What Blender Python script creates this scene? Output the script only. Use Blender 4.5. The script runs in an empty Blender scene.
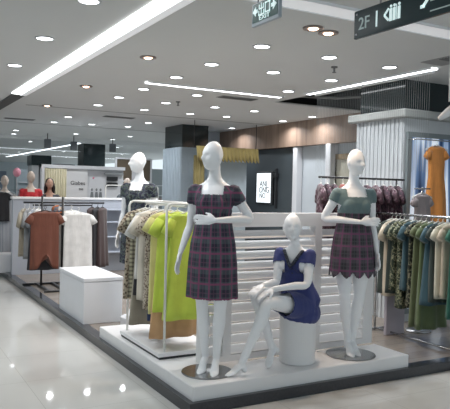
import bpy, math, random
from mathutils import Vector, Matrix
random.seed(7)
PI = math.pi
SC = bpy.context.scene
COL = SC.collection

# ------------------------------------------------------------------ camera
def _n(v):
    v = Vector(v); v.normalize(); return v
F_PX, CX, CY = 626.0, 225.0, 204.5
_a = _n((1345 - CX, CY - 214, -F_PX))
_b = Vector((-125 - CX, CY - 181, -F_PX)); _b.normalize()
_b = _n(_b - _a * _a.dot(_b))
_c = _a.cross(_b)
CAM_Z = 1.61
cam = bpy.data.objects.new('camera', bpy.data.cameras.new('camera'))
COL.objects.link(cam)
R3 = Matrix((_a, _b, _c))
cam.matrix_world = Matrix.Translation((0, 0, CAM_Z)) @ R3.to_4x4()
cam.data.sensor_fit = 'HORIZONTAL'
cam.data.sensor_width = 36.0
cam.data.lens = F_PX / 450.0 * 36.0
cam.data.clip_start = 0.05
cam.data.clip_end = 200
SC.camera = cam

# ------------------------------------------------------------------ world, exposure
w = bpy.data.worlds.new('world'); SC.world = w; w.use_nodes = True
w.node_tree.nodes['Background'].inputs[0].default_value = (0.62, 0.70, 0.74, 1)
w.node_tree.nodes['Background'].inputs[1].default_value = 1.25
SC.view_settings.view_transform = 'Standard'
SC.view_settings.look = 'None'
SC.view_settings.exposure = 0.16
SC.view_settings.gamma = 1
SC.view_settings.use_curve_mapping = False
SC.cycles.use_denoising = True
SC.cycles.max_bounces = 8
LAMP_W = 9.0        # cool downlight, watts
WARM_W = 5.0        # warm halogen, watts
STRIP_E = 6.0       # strip light emission

# ------------------------------------------------------------------ materials
def _mat(name):
    m = bpy.data.materials.new(name); m.use_nodes = True
    nt = m.node_tree
    return m, nt, nt.nodes['Principled BSDF']
def _mix(nt, fac, a, b):
    n = nt.nodes.new('ShaderNodeMix'); n.data_type = 'RGBA'
    if isinstance(fac, (int, float)): n.inputs[0].default_value = fac
    else: nt.links.new(fac, n.inputs[0])
    for s, v in ((6, a), (7, b)):
        if isinstance(v, (tuple, list)): n.inputs[s].default_value = (*v[:3], 1)
        else: nt.links.new(v, n.inputs[s])
    return n.outputs[2]
def _math(nt, op, a, b=0.0, c=None):
    n = nt.nodes.new('ShaderNodeMath'); n.operation = op
    for i, v in enumerate((a, b) if c is None else (a, b, c)):
        if isinstance(v, (int, float)): n.inputs[i].default_value = v
        else: nt.links.new(v, n.inputs[i])
    return n.outputs[0]
def _coord(nt, kind='Object'):
    return nt.nodes.new('ShaderNodeTexCoord').outputs[kind]
def _noise(nt, scale, detail=3, vec=None):
    n = nt.nodes.new('ShaderNodeTexNoise'); n.inputs['Scale'].default_value = scale
    n.inputs['Detail'].default_value = detail
    nt.links.new(vec if vec is not None else _coord(nt), n.inputs['Vector'])
    return n.outputs['Fac']
def _ramp(nt, fac, stops, const=False):
    n = nt.nodes.new('ShaderNodeValToRGB')
    if const: n.color_ramp.interpolation = 'CONSTANT'
    e = n.color_ramp.elements
    while len(e) < len(stops): e.new(0.5)
    for i, (p, c) in enumerate(stops):
        e[i].position = p; e[i].color = (*c, 1)
    nt.links.new(fac, n.inputs[0]); return n.outputs[0]
def _bump(nt, bs, h, strength=0.3, dist=0.01):
    b = nt.nodes.new('ShaderNodeBump'); b.inputs['Strength'].default_value = strength
    b.inputs['Distance'].default_value = dist
    nt.links.new(h, b.inputs['Height']); nt.links.new(b.outputs[0], bs.inputs['Normal'])
MC = {}
def plain(name, col, rough=0.5, metal=0.0, var=0.08, scale=6, bump=0.0, spec=None):
    if name in MC: return MC[name]
    m, nt, bs = _mat(name)
    f = _noise(nt, scale)
    nt.links.new(_mix(nt, f, tuple(c * (1 - var) for c in col), tuple(min(1, c * (1 + var)) for c in col)), bs.inputs['Base Color'])
    bs.inputs['Roughness'].default_value = rough; bs.inputs['Metallic'].default_value = metal
    if spec is not None: bs.inputs['Specular IOR Level'].default_value = spec
    if bump: _bump(nt, bs, _noise(nt, scale * 8), bump)
    MC[name] = m; return m
def cloth(name, col, var=0.18):
    if name in MC: return MC[name]
    m, nt, bs = _mat(name)
    f = _noise(nt, 9, 4)
    nt.links.new(_mix(nt, f, tuple(c * (1 - var) for c in col), tuple(min(1, c * (1 + var)) for c in col)), bs.inputs['Base Color'])
    bs.inputs['Roughness'].default_value = 0.85
    bs.inputs['Sheen Weight'].default_value = 0.15
    mp = nt.nodes.new('ShaderNodeMapping'); nt.links.new(_coord(nt), mp.inputs[0]); mp.inputs['Scale'].default_value = (1, 1, 0.16)
    _bump(nt, bs, _noise(nt, 22, 3, mp.outputs[0]), 0.6, 0.012)
    MC[name] = m; return m
def patterned(name, cols, scale, kind='noise'):
    if name in MC: return MC[name]
    m, nt, bs = _mat(name)
    if kind == 'leopard':
        v = nt.nodes.new('ShaderNodeTexVoronoi'); v.inputs['Scale'].default_value = scale
        nt.links.new(_coord(nt), v.inputs['Vector'])
        fac = _math(nt, 'ADD', v.outputs['Distance'], _math(nt, 'MULTIPLY', _noise(nt, scale * 2), 0.25))
        c = _ramp(nt, fac, [(0.0, cols[0]), (0.42, cols[1]), (0.62, cols[2])], True)
    elif kind == 'stripe':
        sx = nt.nodes.new('ShaderNodeSeparateXYZ'); nt.links.new(_coord(nt), sx.inputs[0])
        fr = _math(nt, 'FRACT', _math(nt, 'MULTIPLY', sx.outputs[0], scale))
        c = _ramp(nt, fr, [(0.0, cols[0]), (0.5, cols[1])], True)
    elif kind == 'check':
        sx = nt.nodes.new('ShaderNodeSeparateXYZ'); nt.links.new(_coord(nt), sx.inputs[0])
        a = _math(nt, 'GREATER_THAN', _math(nt, 'FRACT', _math(nt, 'MULTIPLY', sx.outputs[0], scale)), 0.55)
        b = _math(nt, 'GREATER_THAN', _math(nt, 'FRACT', _math(nt, 'MULTIPLY', sx.outputs[2], scale)), 0.55)
        c = _ramp(nt, _math(nt, 'MULTIPLY', _math(nt, 'ADD', a, b), 0.5), [(0.0, cols[0]), (0.3, cols[1]), (0.8, cols[2])], True)
    else:
        n = len(cols)
        c = _ramp(nt, _noise(nt, scale, 2), [(0.0 if i == 0 else 0.36 + 0.28 * i / n, cols[i]) for i in range(n)], True)
    nt.links.new(c, bs.inputs['Base Color'])
    bs.inputs['Roughness'].default_value = 0.85
    MC[name] = m; return m
def emit(name, col, s, base=(0.8, 0.8, 0.8)):
    if name in MC: return MC[name]
    m, nt, bs = _mat(name)
    bs.inputs['Base Color'].default_value = (*base, 1)
    bs.inputs['Emission Color'].default_value = (*col, 1)
    bs.inputs['Emission Strength'].default_value = s
    MC[name] = m; return m
def plaid(name, ground, dark, line, line2, pitch):
    m, nt, bs = _mat(name)
    at = nt.nodes.new('ShaderNodeAttribute'); at.attribute_name = 'weave'
    sx = nt.nodes.new('ShaderNodeSeparateXYZ'); nt.links.new(at.outputs['Vector'], sx.inputs[0])
    def bands(ax):
        f = _math(nt, 'FRACT', _math(nt, 'MULTIPLY', sx.outputs[ax], 1 / pitch))
        wide = _math(nt, 'LESS_THAN', _math(nt, 'ABSOLUTE', _math(nt, 'SUBTRACT', f, 0.5)), 0.24)
        thin = _math(nt, 'LESS_THAN', _math(nt, 'ABSOLUTE', _math(nt, 'SUBTRACT', f, 0.10)), 0.065)
        thin2 = _math(nt, 'LESS_THAN', _math(nt, 'ABSOLUTE', _math(nt, 'SUBTRACT', f, 0.5)), 0.035)
        return wide, thin, thin2
    wu, tu, su = bands(0); wv, tv, sv = bands(1)
    c = _mix(nt, _math(nt, 'MULTIPLY', _math(nt, 'ADD', wu, wv), 0.5), ground, dark)
    c = _mix(nt, _math(nt, 'MULTIPLY', _math(nt, 'MINIMUM', _math(nt, 'ADD', tu, tv), 1.0), 0.7), c, line)
    c = _mix(nt, _math(nt, 'MULTIPLY', _math(nt, 'MINIMUM', _math(nt, 'ADD', su, sv), 1.0), 0.35), c, line2)
    nt.links.new(c, bs.inputs['Base Color']); bs.inputs['Roughness'].default_value = 0.8
    MC[name] = m; return m

WHITE = plain('white lacquer', (0.76, 0.76, 0.77), 0.35, var=0.02)
WHITE2 = plain('white laminate', (0.70, 0.71, 0.74), 0.4, var=0.03)
SKIN_W = plain('mannequin white', (0.87, 0.88, 0.90), 0.32, var=0.01)
BLACK = plain('black', (0.02, 0.022, 0.025), 0.4)
BLACKM = plain('black metal', (0.03, 0.03, 0.032), 0.35, 0.4)
STEEL = plain('steel', (0.45, 0.46, 0.48), 0.25, 0.9, var=0.03)
CHROME = plain('base plate', (0.32, 0.33, 0.34), 0.18, 0.85, var=0.03)
DGLASS = plain('dark glass', (0.018, 0.026, 0.028), 0.08, var=0.1)
RAILW = plain('white rail', (0.75, 0.75, 0.72), 0.3, var=0.02)

# ------------------------------------------------------------------ mesh helpers
class MB:
    def __init__(s): s.v = []; s.f = []
    def add(s, vs, fs):
        o = len(s.v); s.v += [tuple(v) for v in vs]; s.f += [tuple(i + o for i in f) for f in fs]
        return s
    def box(s, x0, x1, y0, y1, z0, z1):
        vs = [(x, y, z) for z in (z0, z1) for y in (y0, y1) for x in (x0, x1)]
        return s.add(vs, [(0, 2, 3, 1), (4, 5, 7, 6), (0, 1, 5, 4), (2, 6, 7, 3), (0, 4, 6, 2), (1, 3, 7, 5)])
    def rbox(s, x0, x1, y0, y1, z0, z1, b=0.01):
        # box with chamfered edges
        vs = []; idx = {}
        for i, x in enumerate((x0, x1)):
            for j, y in enumerate((y0, y1)):
                for k, z in enumerate((z0, z1)):
                    sx, sy, sz = (b, -b)[i], (b, -b)[j], (b, -b)[k]
                    for a, p in enumerate(((x, y + sy, z + sz), (x + sx, y, z + sz), (x + sx, y + sy, z))):
                        idx[(i, j, k, a)] = len(vs); vs.append(p)
        g = lambda i, j, k, a: idx[(i, j, k, a)]
        fs = []
        for i in (0, 1):
            q = [g(i, 0, 0, 0), g(i, 1, 0, 0), g(i, 1, 1, 0), g(i, 0, 1, 0)]; fs.append(q if i else q[::-1])
            q = [g(0, i, 0, 1), g(0, i, 1, 1), g(1, i, 1, 1), g(1, i, 0, 1)]; fs.append(q if i else q[::-1])
            q = [g(0, 0, i, 2), g(1, 0, i, 2), g(1, 1, i, 2), g(0, 1, i, 2)]; fs.append(q if i else q[::-1])
        for i in (0, 1):
            for j in (0, 1):
                fs.append([g(i, j, 0, 0), g(i, j, 1, 0), g(i, j, 1, 1), g(i, j, 0, 1)])
                fs.append([g(i, 0, j, 0), g(i, 1, j, 0), g(i, 1, j, 2), g(i, 0, j, 2)])
                fs.append([g(0, i, j, 1), g(1, i, j, 1), g(1, i, j, 2), g(0, i, j, 2)])
                for k in (0, 1): fs.append([g(i, j, k, 0), g(i, j, k, 1), g(i, j, k, 2)])
        return s.add(vs, fs)
    def ring_loft(s, rings, cap=True, closed=True):
        n = len(rings[0]); vs = [p for r in rings for p in r]; fs = []
        for i in range(len(rings) - 1):
            for j in range(n if closed else n - 1):
                k = (j + 1) % n
                fs.append((i * n + j, i * n + k, (i + 1) * n + k, (i + 1) * n + j))
        if cap:
            fs.append(tuple(range(n))[::-1]); m = (len(rings) - 1) * n
            fs.append(tuple(range(m, m + n)))
        return s.add(vs, fs)
    def tube(s, pts, rad, n=12, right=None, flat=1.0, loop=False):
        pts = [Vector(p) for p in pts]
        if not isinstance(rad, (list, tuple)): rad = [rad] * len(pts)
        rings = []; R = Vector(right) if right is not None else None
        for i, p in enumerate(pts):
            if loop: t = pts[(i + 1) % len(pts)] - pts[i - 1]
            else: t = pts[min(i + 1, len(pts) - 1)] - pts[max(i - 1, 0)]
            if t.length < 1e-9: t = Vector((0, 0, 1))
            t.normalize()
            if R is None:
                R = t.cross(Vector((0, 0, 1)))
                if R.length < 0.1: R = t.cross(Vector((0, 1, 0)))
            R = R - t * R.dot(t)
            if R.length < 1e-6: R = t.orthogonal()
            R.normalize(); U = R.cross(t)
            r = rad[i]; rx, ry = r if isinstance(r, (tuple, list)) else (r, r * flat)
            rings.append([p + R * (rx * math.cos(2 * PI * j / n)) + U * (ry * math.sin(2 * PI * j / n)) for j in range(n)])
        if loop: rings.append(rings[0])
        return s.ring_loft(rings, cap=not loop)
    def ball(s, c, rx, ry=None, rz=None, n=16, m=10, right=None):
        ry = ry or rx; rz = rz or rx; c = Vector(c)
        vs = [c + Vector((0, 0, -rz))]; fs = []
        for i in range(1, m):
            a = -PI / 2 + PI * i / m
            for j in range(n):
                b = 2 * PI * j / n
                vs.append(c + Vector((rx * math.cos(a) * math.cos(b), ry * math.cos(a) * math.sin(b), rz * math.sin(a))))
        vs.append(c + Vector((0, 0, rz)))
        for j in range(n): fs.append((0, 1 + (j + 1) % n, 1 + j))
        for i in range(m - 2):
            for j in range(n):
                a, b = 1 + i * n + j, 1 + i * n + (j + 1) % n
                fs.append((a, b, b + n, a + n))
        t = len(vs) - 1; o = 1 + (m - 2) * n
        for j in range(n): fs.append((o + j, o + (j + 1) % n, t))
        return s.add(vs, fs)
    def cyl(s, c, r, z0, z1, n=32, b=0.0, r2=None):
        r2 = r if r2 is None else r2
        prof = [(r - b, z0), (r, z0 + b), (r2, z1 - b), (r2 - b, z1)] if b else [(r, z0), (r2, z1)]
        return s.ring_loft([[(c[0] + q * math.cos(2 * PI * j / n), c[1] + q * math.sin(2 * PI * j / n), z) for j in range(n)] for q, z in prof])
    def mesh(s, name, mat=None, smooth=False):
        me = bpy.data.meshes.new(name); me.from_pydata(s.v, [], s.f); me.update()
        if mat: me.materials.append(mat)
        if smooth: me.polygons.foreach_set('use_smooth', [True] * len(me.polygons))
        return me
    def build(s, name, mat, parent=None, smooth=False, loc=None, rz=0, **kw):
        o = bpy.data.objects.new(name, s.mesh(name, mat, smooth)); COL.objects.link(o)
        if parent: o.parent = parent
        if loc is not None: o.location = loc
        o.rotation_euler.z = rz
        return tag(o, **kw)
def tag(o, label=None, cat=None, group=None, kind=None):
    if label: o['label'] = label
    if cat: o['category'] = cat
    if group: o['group'] = group
    if kind: o['kind'] = kind
    return o
def empty(name, loc=(0, 0, 0), rz=0, **kw):
    o = bpy.data.objects.new(name, None); COL.objects.link(o)
    o.empty_display_size = 0.05
    o.location = loc; o.rotation_euler.z = rz
    return tag(o, **kw)
def text_mesh(s, size, font_extrude=0.002):
    cu = bpy.data.curves.new('text', 'FONT'); cu.body = s; cu.size = size; cu.extrude = font_extrude
    cu.align_x = 'CENTER'; cu.align_y = 'CENTER'
    o = bpy.data.objects.new('text', cu); COL.objects.link(o)
    dg = bpy.context.evaluated_depsgraph_get(); dg.update()
    me = bpy.data.meshes.new_from_object(o.evaluated_get(dg), depsgraph=dg)
    bpy.data.objects.remove(o); me.materials.clear()
    return me
def text(s, size, mat, parent, loc, rot, name='lettering', sx=1.0, bold=0):
    me = text_mesh(s, size); me.materials.append(mat)
    o = bpy.data.objects.new(name, me); COL.objects.link(o)
    o.parent = parent; o.location = loc; o.rotation_euler = rot; o.scale.x = sx
    return o
ROT_FRONT = (PI / 2, 0, 0)            # reads from -Y
ROT_SIDE = (PI / 2, 0, -PI / 2)       # reads from -X
def remeshed(mb, voxel, smooth=3, fac=0.5):
    me = mb.mesh('tmp'); o = bpy.data.objects.new('tmp', me); COL.objects.link(o)
    r = o.modifiers.new('r', 'REMESH'); r.mode = 'VOXEL'; r.voxel_size = voxel; r.use_smooth_shade = True
    if smooth:
        q = o.modifiers.new('s', 'SMOOTH'); q.factor = fac; q.iterations = smooth
    dg = bpy.context.evaluated_depsgraph_get(); dg.update()
    out = bpy.data.meshes.new_from_object(o.evaluated_get(dg), depsgraph=dg)
    bpy.data.objects.remove(o); bpy.data.meshes.remove(me)
    return out

# ------------------------------------------------------------------ setting
def tile_mat():
    m, nt, bs = _mat('polished floor tile')
    sx = nt.nodes.new('ShaderNodeSeparateXYZ'); nt.links.new(_coord(nt), sx.inputs[0])
    def joint(ax, off):
        f = _math(nt, 'FRACT', _math(nt, 'MULTIPLY', _math(nt, 'ADD', sx.outputs[ax], off), 1 / 0.8))
        return _math(nt, 'LESS_THAN', f, 0.005)
    j = _math(nt, 'MAXIMUM', joint(0, -1.08), joint(1, -0.4))
    base = _mix(nt, _noise(nt, 1.3, 5), (0.55, 0.55, 0.53), (0.61, 0.61, 0.59))
    base = _mix(nt, _math(nt, 'MULTIPLY', j, 0.5), base, (0.25, 0.24, 0.22))
    nt.links.new(base, bs.inputs['Base Color'])
    bs.inputs['Roughness'].default_value = 0.045
    bs.inputs['Specular IOR Level'].default_value = 0.5
    return m
MB().box(-8, 12, -4, 40, -0.1, 0).build('floor', tile_mat(), kind='structure')
def shopfloor_mat():
    m, nt, bs = _mat('tan laminate shop floor')
    br = nt.nodes.new('ShaderNodeTexBrick'); nt.links.new(_coord(nt), br.inputs['Vector'])
    br.inputs['Color1'].default_value = (0.23, 0.195, 0.165, 1); br.inputs['Color2'].default_value = (0.27, 0.235, 0.20, 1)
    br.inputs['Mortar'].default_value = (0.15, 0.12, 0.10, 1); br.inputs['Scale'].default_value = 1.0
    br.inputs['Brick Width'].default_value = 1.2; br.inputs['Row Height'].default_value = 0.16; br.inputs['Mortar Size'].default_value = 0.003
    nt.links.new(br.outputs[0], bs.inputs['Base Color']); bs.inputs['Roughness'].default_value = 0.22
    return m
MB().box(2.06, 7.3, 4.05, 14.0, 0.0, 0.08).build('floor', shopfloor_mat(), kind='structure')
GRAN = plain('dark granite', (0.030, 0.033, 0.040), 0.12, var=0.4, scale=60)
MB().box(1.95, 2.06, 3.93, 14.0, 0, 0.085).box(2.06, 7.3, 3.93, 4.05, 0, 0.085).build('trim_1', GRAN, kind='structure')
CEIL = plain('ceiling paint', (0.66, 0.67, 0.67), 0.9, var=0.03, scale=1)
CH = 2.95
HX0, HX1, HY0, HY1 = 5.32, 7.2, 6.3, 8.05     # open plenum
cm = MB()
for x0, x1, y0, y1 in ((-8, HX0, -4, 40), (HX1, 12, -4, 40), (HX0, HX1, -4, HY0), (HX0, HX1, HY1, 40)):
    cm.box(x0, x1, y0, y1, CH, CH + 0.02)
cm.build('ceiling', CEIL, kind='structure')
MB().box(HX0 - .1, HX1 + .1, HY0 - .1, HY1 + .1, CH + 0.62, CH + 0.66).box(HX0 - .14, HX0 - .1, HY0 - .1, HY1 + .1, CH + .02, CH + .66).box(HX1 + .1, HX1 + .14, HY0 - .1, HY1 + .1, CH + .02, CH + .66)\
    .box(HX0 - .1, HX1 + .1, HY0 - .14, HY0 - .1, CH + .02, CH + .66).box(HX0 - .1, HX1 + .1, HY1 + .1, HY1 + .14, CH + .02, CH + .66).build('ceiling', BLACK, kind='structure')
GROOVE = plain('ceiling joint', (0.26, 0.26, 0.26), 0.9)
MB().box(2.2, 7.3, 10.85, 10.89, CH - .004, CH).build('trim_2', GROOVE, kind='structure')
MB().box(0.5, 7.3, 14.0, 14.05, CH - .004, CH).build('trim_3', GROOVE, kind='structure')
MB().box(0.5, 12, 17.6, 17.8, CH - .10, CH).build('trim_4', CEIL, kind='structure')
# right wall with timber fascia
WALLM = plain('pale wall paint', (0.50, 0.54, 0.58), 0.7, var=0.03)
MB().box(7.3, 7.45, 3.5, 13.2, 0, CH).build('wall_right', WALLM, kind='structure')
MB().box(6.1, 7.3, 13.1, 13.25, 0, CH).build('wall_back', WALLM, kind='structure')
MB().box(-8, 12, 39.8, 40, 0, CH).build('wall_far', plain('far wall', (0.45, 0.5, 0.53), 0.7), kind='structure')
def wood_mat():
    m, nt, bs = _mat('brown timber fascia')
    mp = nt.nodes.new('ShaderNodeMapping'); nt.links.new(_coord(nt), mp.inputs[0]); mp.inputs['Scale'].default_value = (1, 6, 0.6)
    nt.links.new(_ramp(nt, _noise(nt, 1.6, 6, mp.outputs[0]), [(0.3, (0.20, 0.135, 0.10)), (0.7, (0.33, 0.235, 0.18))]), bs.inputs['Base Color'])
    bs.inputs['Roughness'].default_value = 0.5
    return m
WOOD = wood_mat()
MB().box(7.14, 7.3, 6.5, 13.1, 2.47, CH).build('trim_5', WOOD, kind='structure')
DPAN = plain('charcoal panel', (0.055, 0.068, 0.078), 0.55)
MB().rbox(7.22, 7.3, 10.15, 12.1, 0.08, 2.465, 0.01).build('wall_panel', DPAN, label='charcoal wall panel under the wooden fascia, behind the glowing sign', cat='panel')
MB().rbox(7.16, 7.3, 9.98, 10.12, 0.08, 2.465, 0.01).rbox(7.12, 7.3, 8.9, 9.05, 0.08, 2.465, 0.01).build('pilaster', WHITE2, label='pale vertical wall posts right of the charcoal panel', cat='wall post')
BR = plain('brown frame', (0.22, 0.16, 0.09), 0.6)
t = empty('wall_frame', (7.28, 8.62, 1.82), label='brown framed panel on the pale wall behind the teal and plaid mannequin', cat='frame')
g = MB()
g.box(-.05, 0, -.38, .38, .36, .46).box(-.05, 0, -.38, .38, -.46, -.36).box(-.05, 0, -.38, -.28, -.36, .36).box(-.05, 0, .28, .38, -.36, .36).build('frame', BR, t)
MB().box(-.02, 0, -.28, .28, -.36, .36).build('panel', plain('cream board', (0.5, 0.48, 0.4), 0.6), t)
# columns
def column(x0, x1, y0, y1, zl, label, ledge=True):
    t = empty('column', ((x0 + x1) / 2, (y0 + y1) / 2, 0.08), label=label, cat='column')
    hx, hy = (x1 - x0) / 2, (y1 - y0) / 2
    c = MB().box(-hx, hx, -hy, hy, 0, zl - .08)
    for i in range(12):
        yy = -hy + (i + .5) * 2 * hy / 12; c.box(-hx - .012, -hx, yy - .018, yy + .018, 0, zl - .08)
        xx = -hx + (i + .5) * 2 * hx / 12
        if not ledge: c.box(xx - .02, xx + .02, -hy - .008, -hy, 0, zl - .08)
    c.build('cladding', plain('column white', (.50, .52, .54), .5) if ledge else plain('blue white cladding', (0.42, 0.49, 0.55), 0.5), t)
    MB().box(-hx + .03, hx + .4 * ledge - .03, -hy + .03, hy - .03, zl - .08, CH - .08).build('dark_glass_casing', DGLASS, t)
    if ledge:
        MB().rbox(-hx - .09, hx + .5, -hy - .09, hy + .09, zl - .1, zl + .0, .015).build('ledge', plain('grey ledge', (0.36, 0.37, 0.36), 0.5), t)
    return t
column(5.42, 6.22, 5.42, 6.25, 2.51, 'square column with white ribbed cladding, grey ledge and dark glossy top')
column(5.6, 6.28, 11.95, 12.9, 2.47, 'far square column with dark top and flat pale blue cladding', ledge=False)

# panel on the column's right face, window light painted in as glowing streaks
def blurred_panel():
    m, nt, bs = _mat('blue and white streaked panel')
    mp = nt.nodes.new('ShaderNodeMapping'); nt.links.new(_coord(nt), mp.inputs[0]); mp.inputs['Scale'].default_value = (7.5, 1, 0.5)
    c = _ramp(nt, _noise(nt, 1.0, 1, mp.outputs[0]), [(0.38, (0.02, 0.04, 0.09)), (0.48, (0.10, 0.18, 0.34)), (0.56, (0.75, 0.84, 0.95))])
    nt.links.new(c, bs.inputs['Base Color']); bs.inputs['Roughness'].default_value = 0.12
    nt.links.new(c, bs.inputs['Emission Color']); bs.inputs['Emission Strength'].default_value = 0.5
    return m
t = empty('painted_light_panel', (5.82, 5.40, 0.08), label='tall panel with painted blue and white window-light streaks in grey frame behind the orange dress', cat='streaked panel')
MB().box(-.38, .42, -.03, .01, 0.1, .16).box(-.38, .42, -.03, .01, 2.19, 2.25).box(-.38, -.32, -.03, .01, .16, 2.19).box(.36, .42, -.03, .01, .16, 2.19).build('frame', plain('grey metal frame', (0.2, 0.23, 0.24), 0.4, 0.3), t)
MB().box(-.32, .36, -.015, .01, .16, 2.19).build('painted_streaks', blurred_panel(), t)

# ------------------------------------------------------------------ ceiling lights
def lamp_light(name, parent, loc, watts, col, r, spread=2.6):
    l = bpy.data.lights.new(name, 'AREA'); l.shape = 'DISK'; l.size = r * 2; l.energy = watts; l.color = col; l.spread = spread
    o = bpy.data.objects.new(name, l); COL.objects.link(o); o.parent = parent; o.location = loc
    return o
GLOW = emit('downlight glow', (0.92, 0.97, 1.0), 7.0)
WGLOW = emit('halogen glow', (1.0, 0.66, 0.45), 9.0)
RIMM = plain('lamp rim', (0.55, 0.56, 0.57), 0.4)
def ring(r0, r1, z0, z1, n=28):
    g = MB(); a = lambda r, z: [(r * math.cos(2 * PI * j / n), r * math.sin(2 * PI * j / n), z) for j in range(n)]
    g.ring_loft([a(r0, z1), a(r1, z1), a(r1, z0), a(r0, z0), a(r0, z1)], cap=False); return g
rim_me = ring(.072, .088, -.01, 0).mesh('rim', RIMM, True)
dif_me = MB().cyl((0, 0), .072, -.006, 0, 28).mesh('diffuser', GLOW)
rimw_me = ring(.045, .085, -.012, 0).mesh('rim', plain('dark lamp rim', (0.25, 0.2, 0.18), 0.4), True)
difw_me = MB().ball((0, 0, -.004), .045, .045, .02, 20, 8).mesh('bulb', WGLOW, True)
def downlight(x, y, label, warm=False, group=None):
    t = empty('downlight', (x, y, CH), label=label, cat='ceiling light', group=group)
    for nm, me in ((('rim', rimw_me), ('bulb', difw_me)) if warm else (('rim', rim_me), ('diffuser', dif_me))):
        o = bpy.data.objects.new(nm, me); COL.objects.link(o); o.parent = t
    lamp_light('lamp', t, (0, 0, -.03), WARM_W if warm else LAMP_W, (1.0, .72, .5) if warm else (.95, .98, 1.0), .04 if warm else .06)
DL = [
 (1.34, 4.48, 'round white downlight at top left, left of the long strip light'),
 (1.34, 5.84, 'round white downlight between the top left one and the small one at the left edge'),
 (1.36, 7.35, 'round white downlight nearest the left edge of the photo, above the strip end'),
 (3.14, 4.98, 'round white downlight just below the hanging exit sign'),
 (3.15, 6.0, 'round white downlight directly above the left plaid mannequin'),
 (3.17, 6.95, 'round white downlight above the left end of the thin middle strip'),
 (3.19, 8.05, 'round white downlight just left of the thin middle strip end'),
 (3.18, 9.02, 'round white downlight between the two leftmost warm halogens and the middle strip, further back'),
 (3.2, 10.1, 'round white downlight far left above the rust top rack'),
 (3.95, 5.0, 'round white downlight below the warm twin halogen'),
 (3.94, 5.99, 'round white downlight between the middle strip and the exit sign lamp column'),
 (4.78, 5.02, 'round white downlight above the bright right strip, under the hanging directory sign'),
 (4.79, 6.01, 'round white downlight just above the left end of the right strip'),
 (4.86, 7.01, 'round white downlight beside the dark ceiling opening at its left'),
 (4.03, 8.1, 'round white downlight just below the middle strip light'),
 (4.86, 9.1, 'round white downlight over the gold valance, nearer one'),
 (5.63, 9.12, 'round white downlight over the wooden fascia, left of the ceiling opening'),
 (6.88, 9.15, 'round white downlight close to the wooden fascia below the ceiling opening'),
 (6.88, 10.08, 'round white downlight next to the wooden fascia above the charcoal panel'),
 (4.0, 9.14, 'round white downlight above the dark top of the far column'),
 (4.94, 10.19, 'round white downlight just over the dark top of the far column'),
 (5.66, 10.14, 'round white downlight right of the far column top'),
 (4.06, 10.2, 'round white downlight left of the far column in a nearer row'),
 (4.95, 12.2, 'round white downlight left of the far column in a middle row'),
 (6.83, 11.98, 'round white downlight at the left end of the wooden fascia'),
]
for x, y, l in DL: downlight(x, y, l)
for x, y in ((3.28, 12.22), (3.31, 13.45), (4.1, 13.35), (4.53, 16.1), (3.04, 16.16), (3.2, 17.3), (4.9, 13.28), (5.9, 15.8), (5.9, 17.2), (4.2, 20), (7.2, 20.5), (6.5, 24.8), (9, 25), (8, 30), (11, 31), (5.2, 27)):  # the deepest lamps are added to brighten the far hall
    downlight(x, y, 'small round white downlight in the far rows, the deepest ones added to brighten the hall', group='far rows of downlights')
downlight(2.443, 6.06, 'warm halogen downlight alone at upper left, right of the long strip', True)
downlight(2.463, 8.3, 'small warm halogen downlight below the long strip light', True)
downlight(2.516, 10.72, 'farthest and faintest warm halogen at far left', True)
downlight(3.13, 4.18, 'left one of the twin warm halogens below the exit sign level', True)
downlight(3.33, 4.235, 'right one of the twin warm halogens below the exit sign level', True)

STRIPG = emit('strip glow', (0.95, 0.98, 1.0), STRIP_E)
SOFTG = emit('soft strip glow', (0.93, 0.95, 1.0), 0.28)
TRIMW = plain('strip trim', (0.8, 0.81, 0.83), 0.5, var=0.01)
def strip(x0, x1, y0, y1, label, mat=STRIPG, trim=None, rot=None):
    t = empty('strip_light', ((x0 + x1) / 2, (y0 + y1) / 2, CH), label=label, cat='ceiling light')
    hx, hy = (x1 - x0) / 2, (y1 - y0) / 2
    MB().box(-hx, hx, -hy, hy, -.012, 0).build('diffuser', mat, t)
    if trim: MB().box(hx, hx + trim, -hy, hy, -.03, 0).build('trim', SOFTG, t)
    else:
        if hx > hy: MB().box(-hx, hx, -hy - .012, -hy, -.02, 0).box(-hx, hx, hy, hy + .012, -.02, 0).build('trim', TRIMW, t)
        else: MB().box(-hx - .012, -hx, -hy, hy, -.02, 0).box(hx, hx + .012, -hy, hy, -.02, 0).build('trim', TRIMW, t)
strip(1.74, 1.86, 3.6, 9.6, 'long bright strip light running back along the upper left', trim=0.08)
MB().box(1.76, 1.94, 9.6, 12.6, CH - .02, CH).build('ceiling_channel', plain('dark slot', (0.08, 0.08, 0.08), 0.7), label='dark unlit channel at the far end of the long left strip', cat='ceiling channel')
strip(1.94, 7.2, 3.58, 3.79, 'wide pale cove strip crossing behind the hanging directory sign', mat=SOFTG)
strip(3.0, 5.08, 7.44, 7.53, 'thin bright strip light crossing the middle of the ceiling')
strip(5.15, 5.24, 4.78, 7.05, 'bright strip light at upper right in front of the string curtain')
strip(5.5, 5.65, 19.5, 32, 'far bright strip light slanting deep into the back hall', mat=emit('far glow', (.85, .95, 1), 3))
strip(3.6, 9, 24, 24.15, 'far thin strip light crossing the back hall', mat=emit('far glow', (.85, .95, 1), 3))
strip(4.4, 11, 29, 29.2, 'farthest strip light crossing the back hall near the far wall', mat=emit('far glow', (.85, .95, 1), 3))
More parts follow.
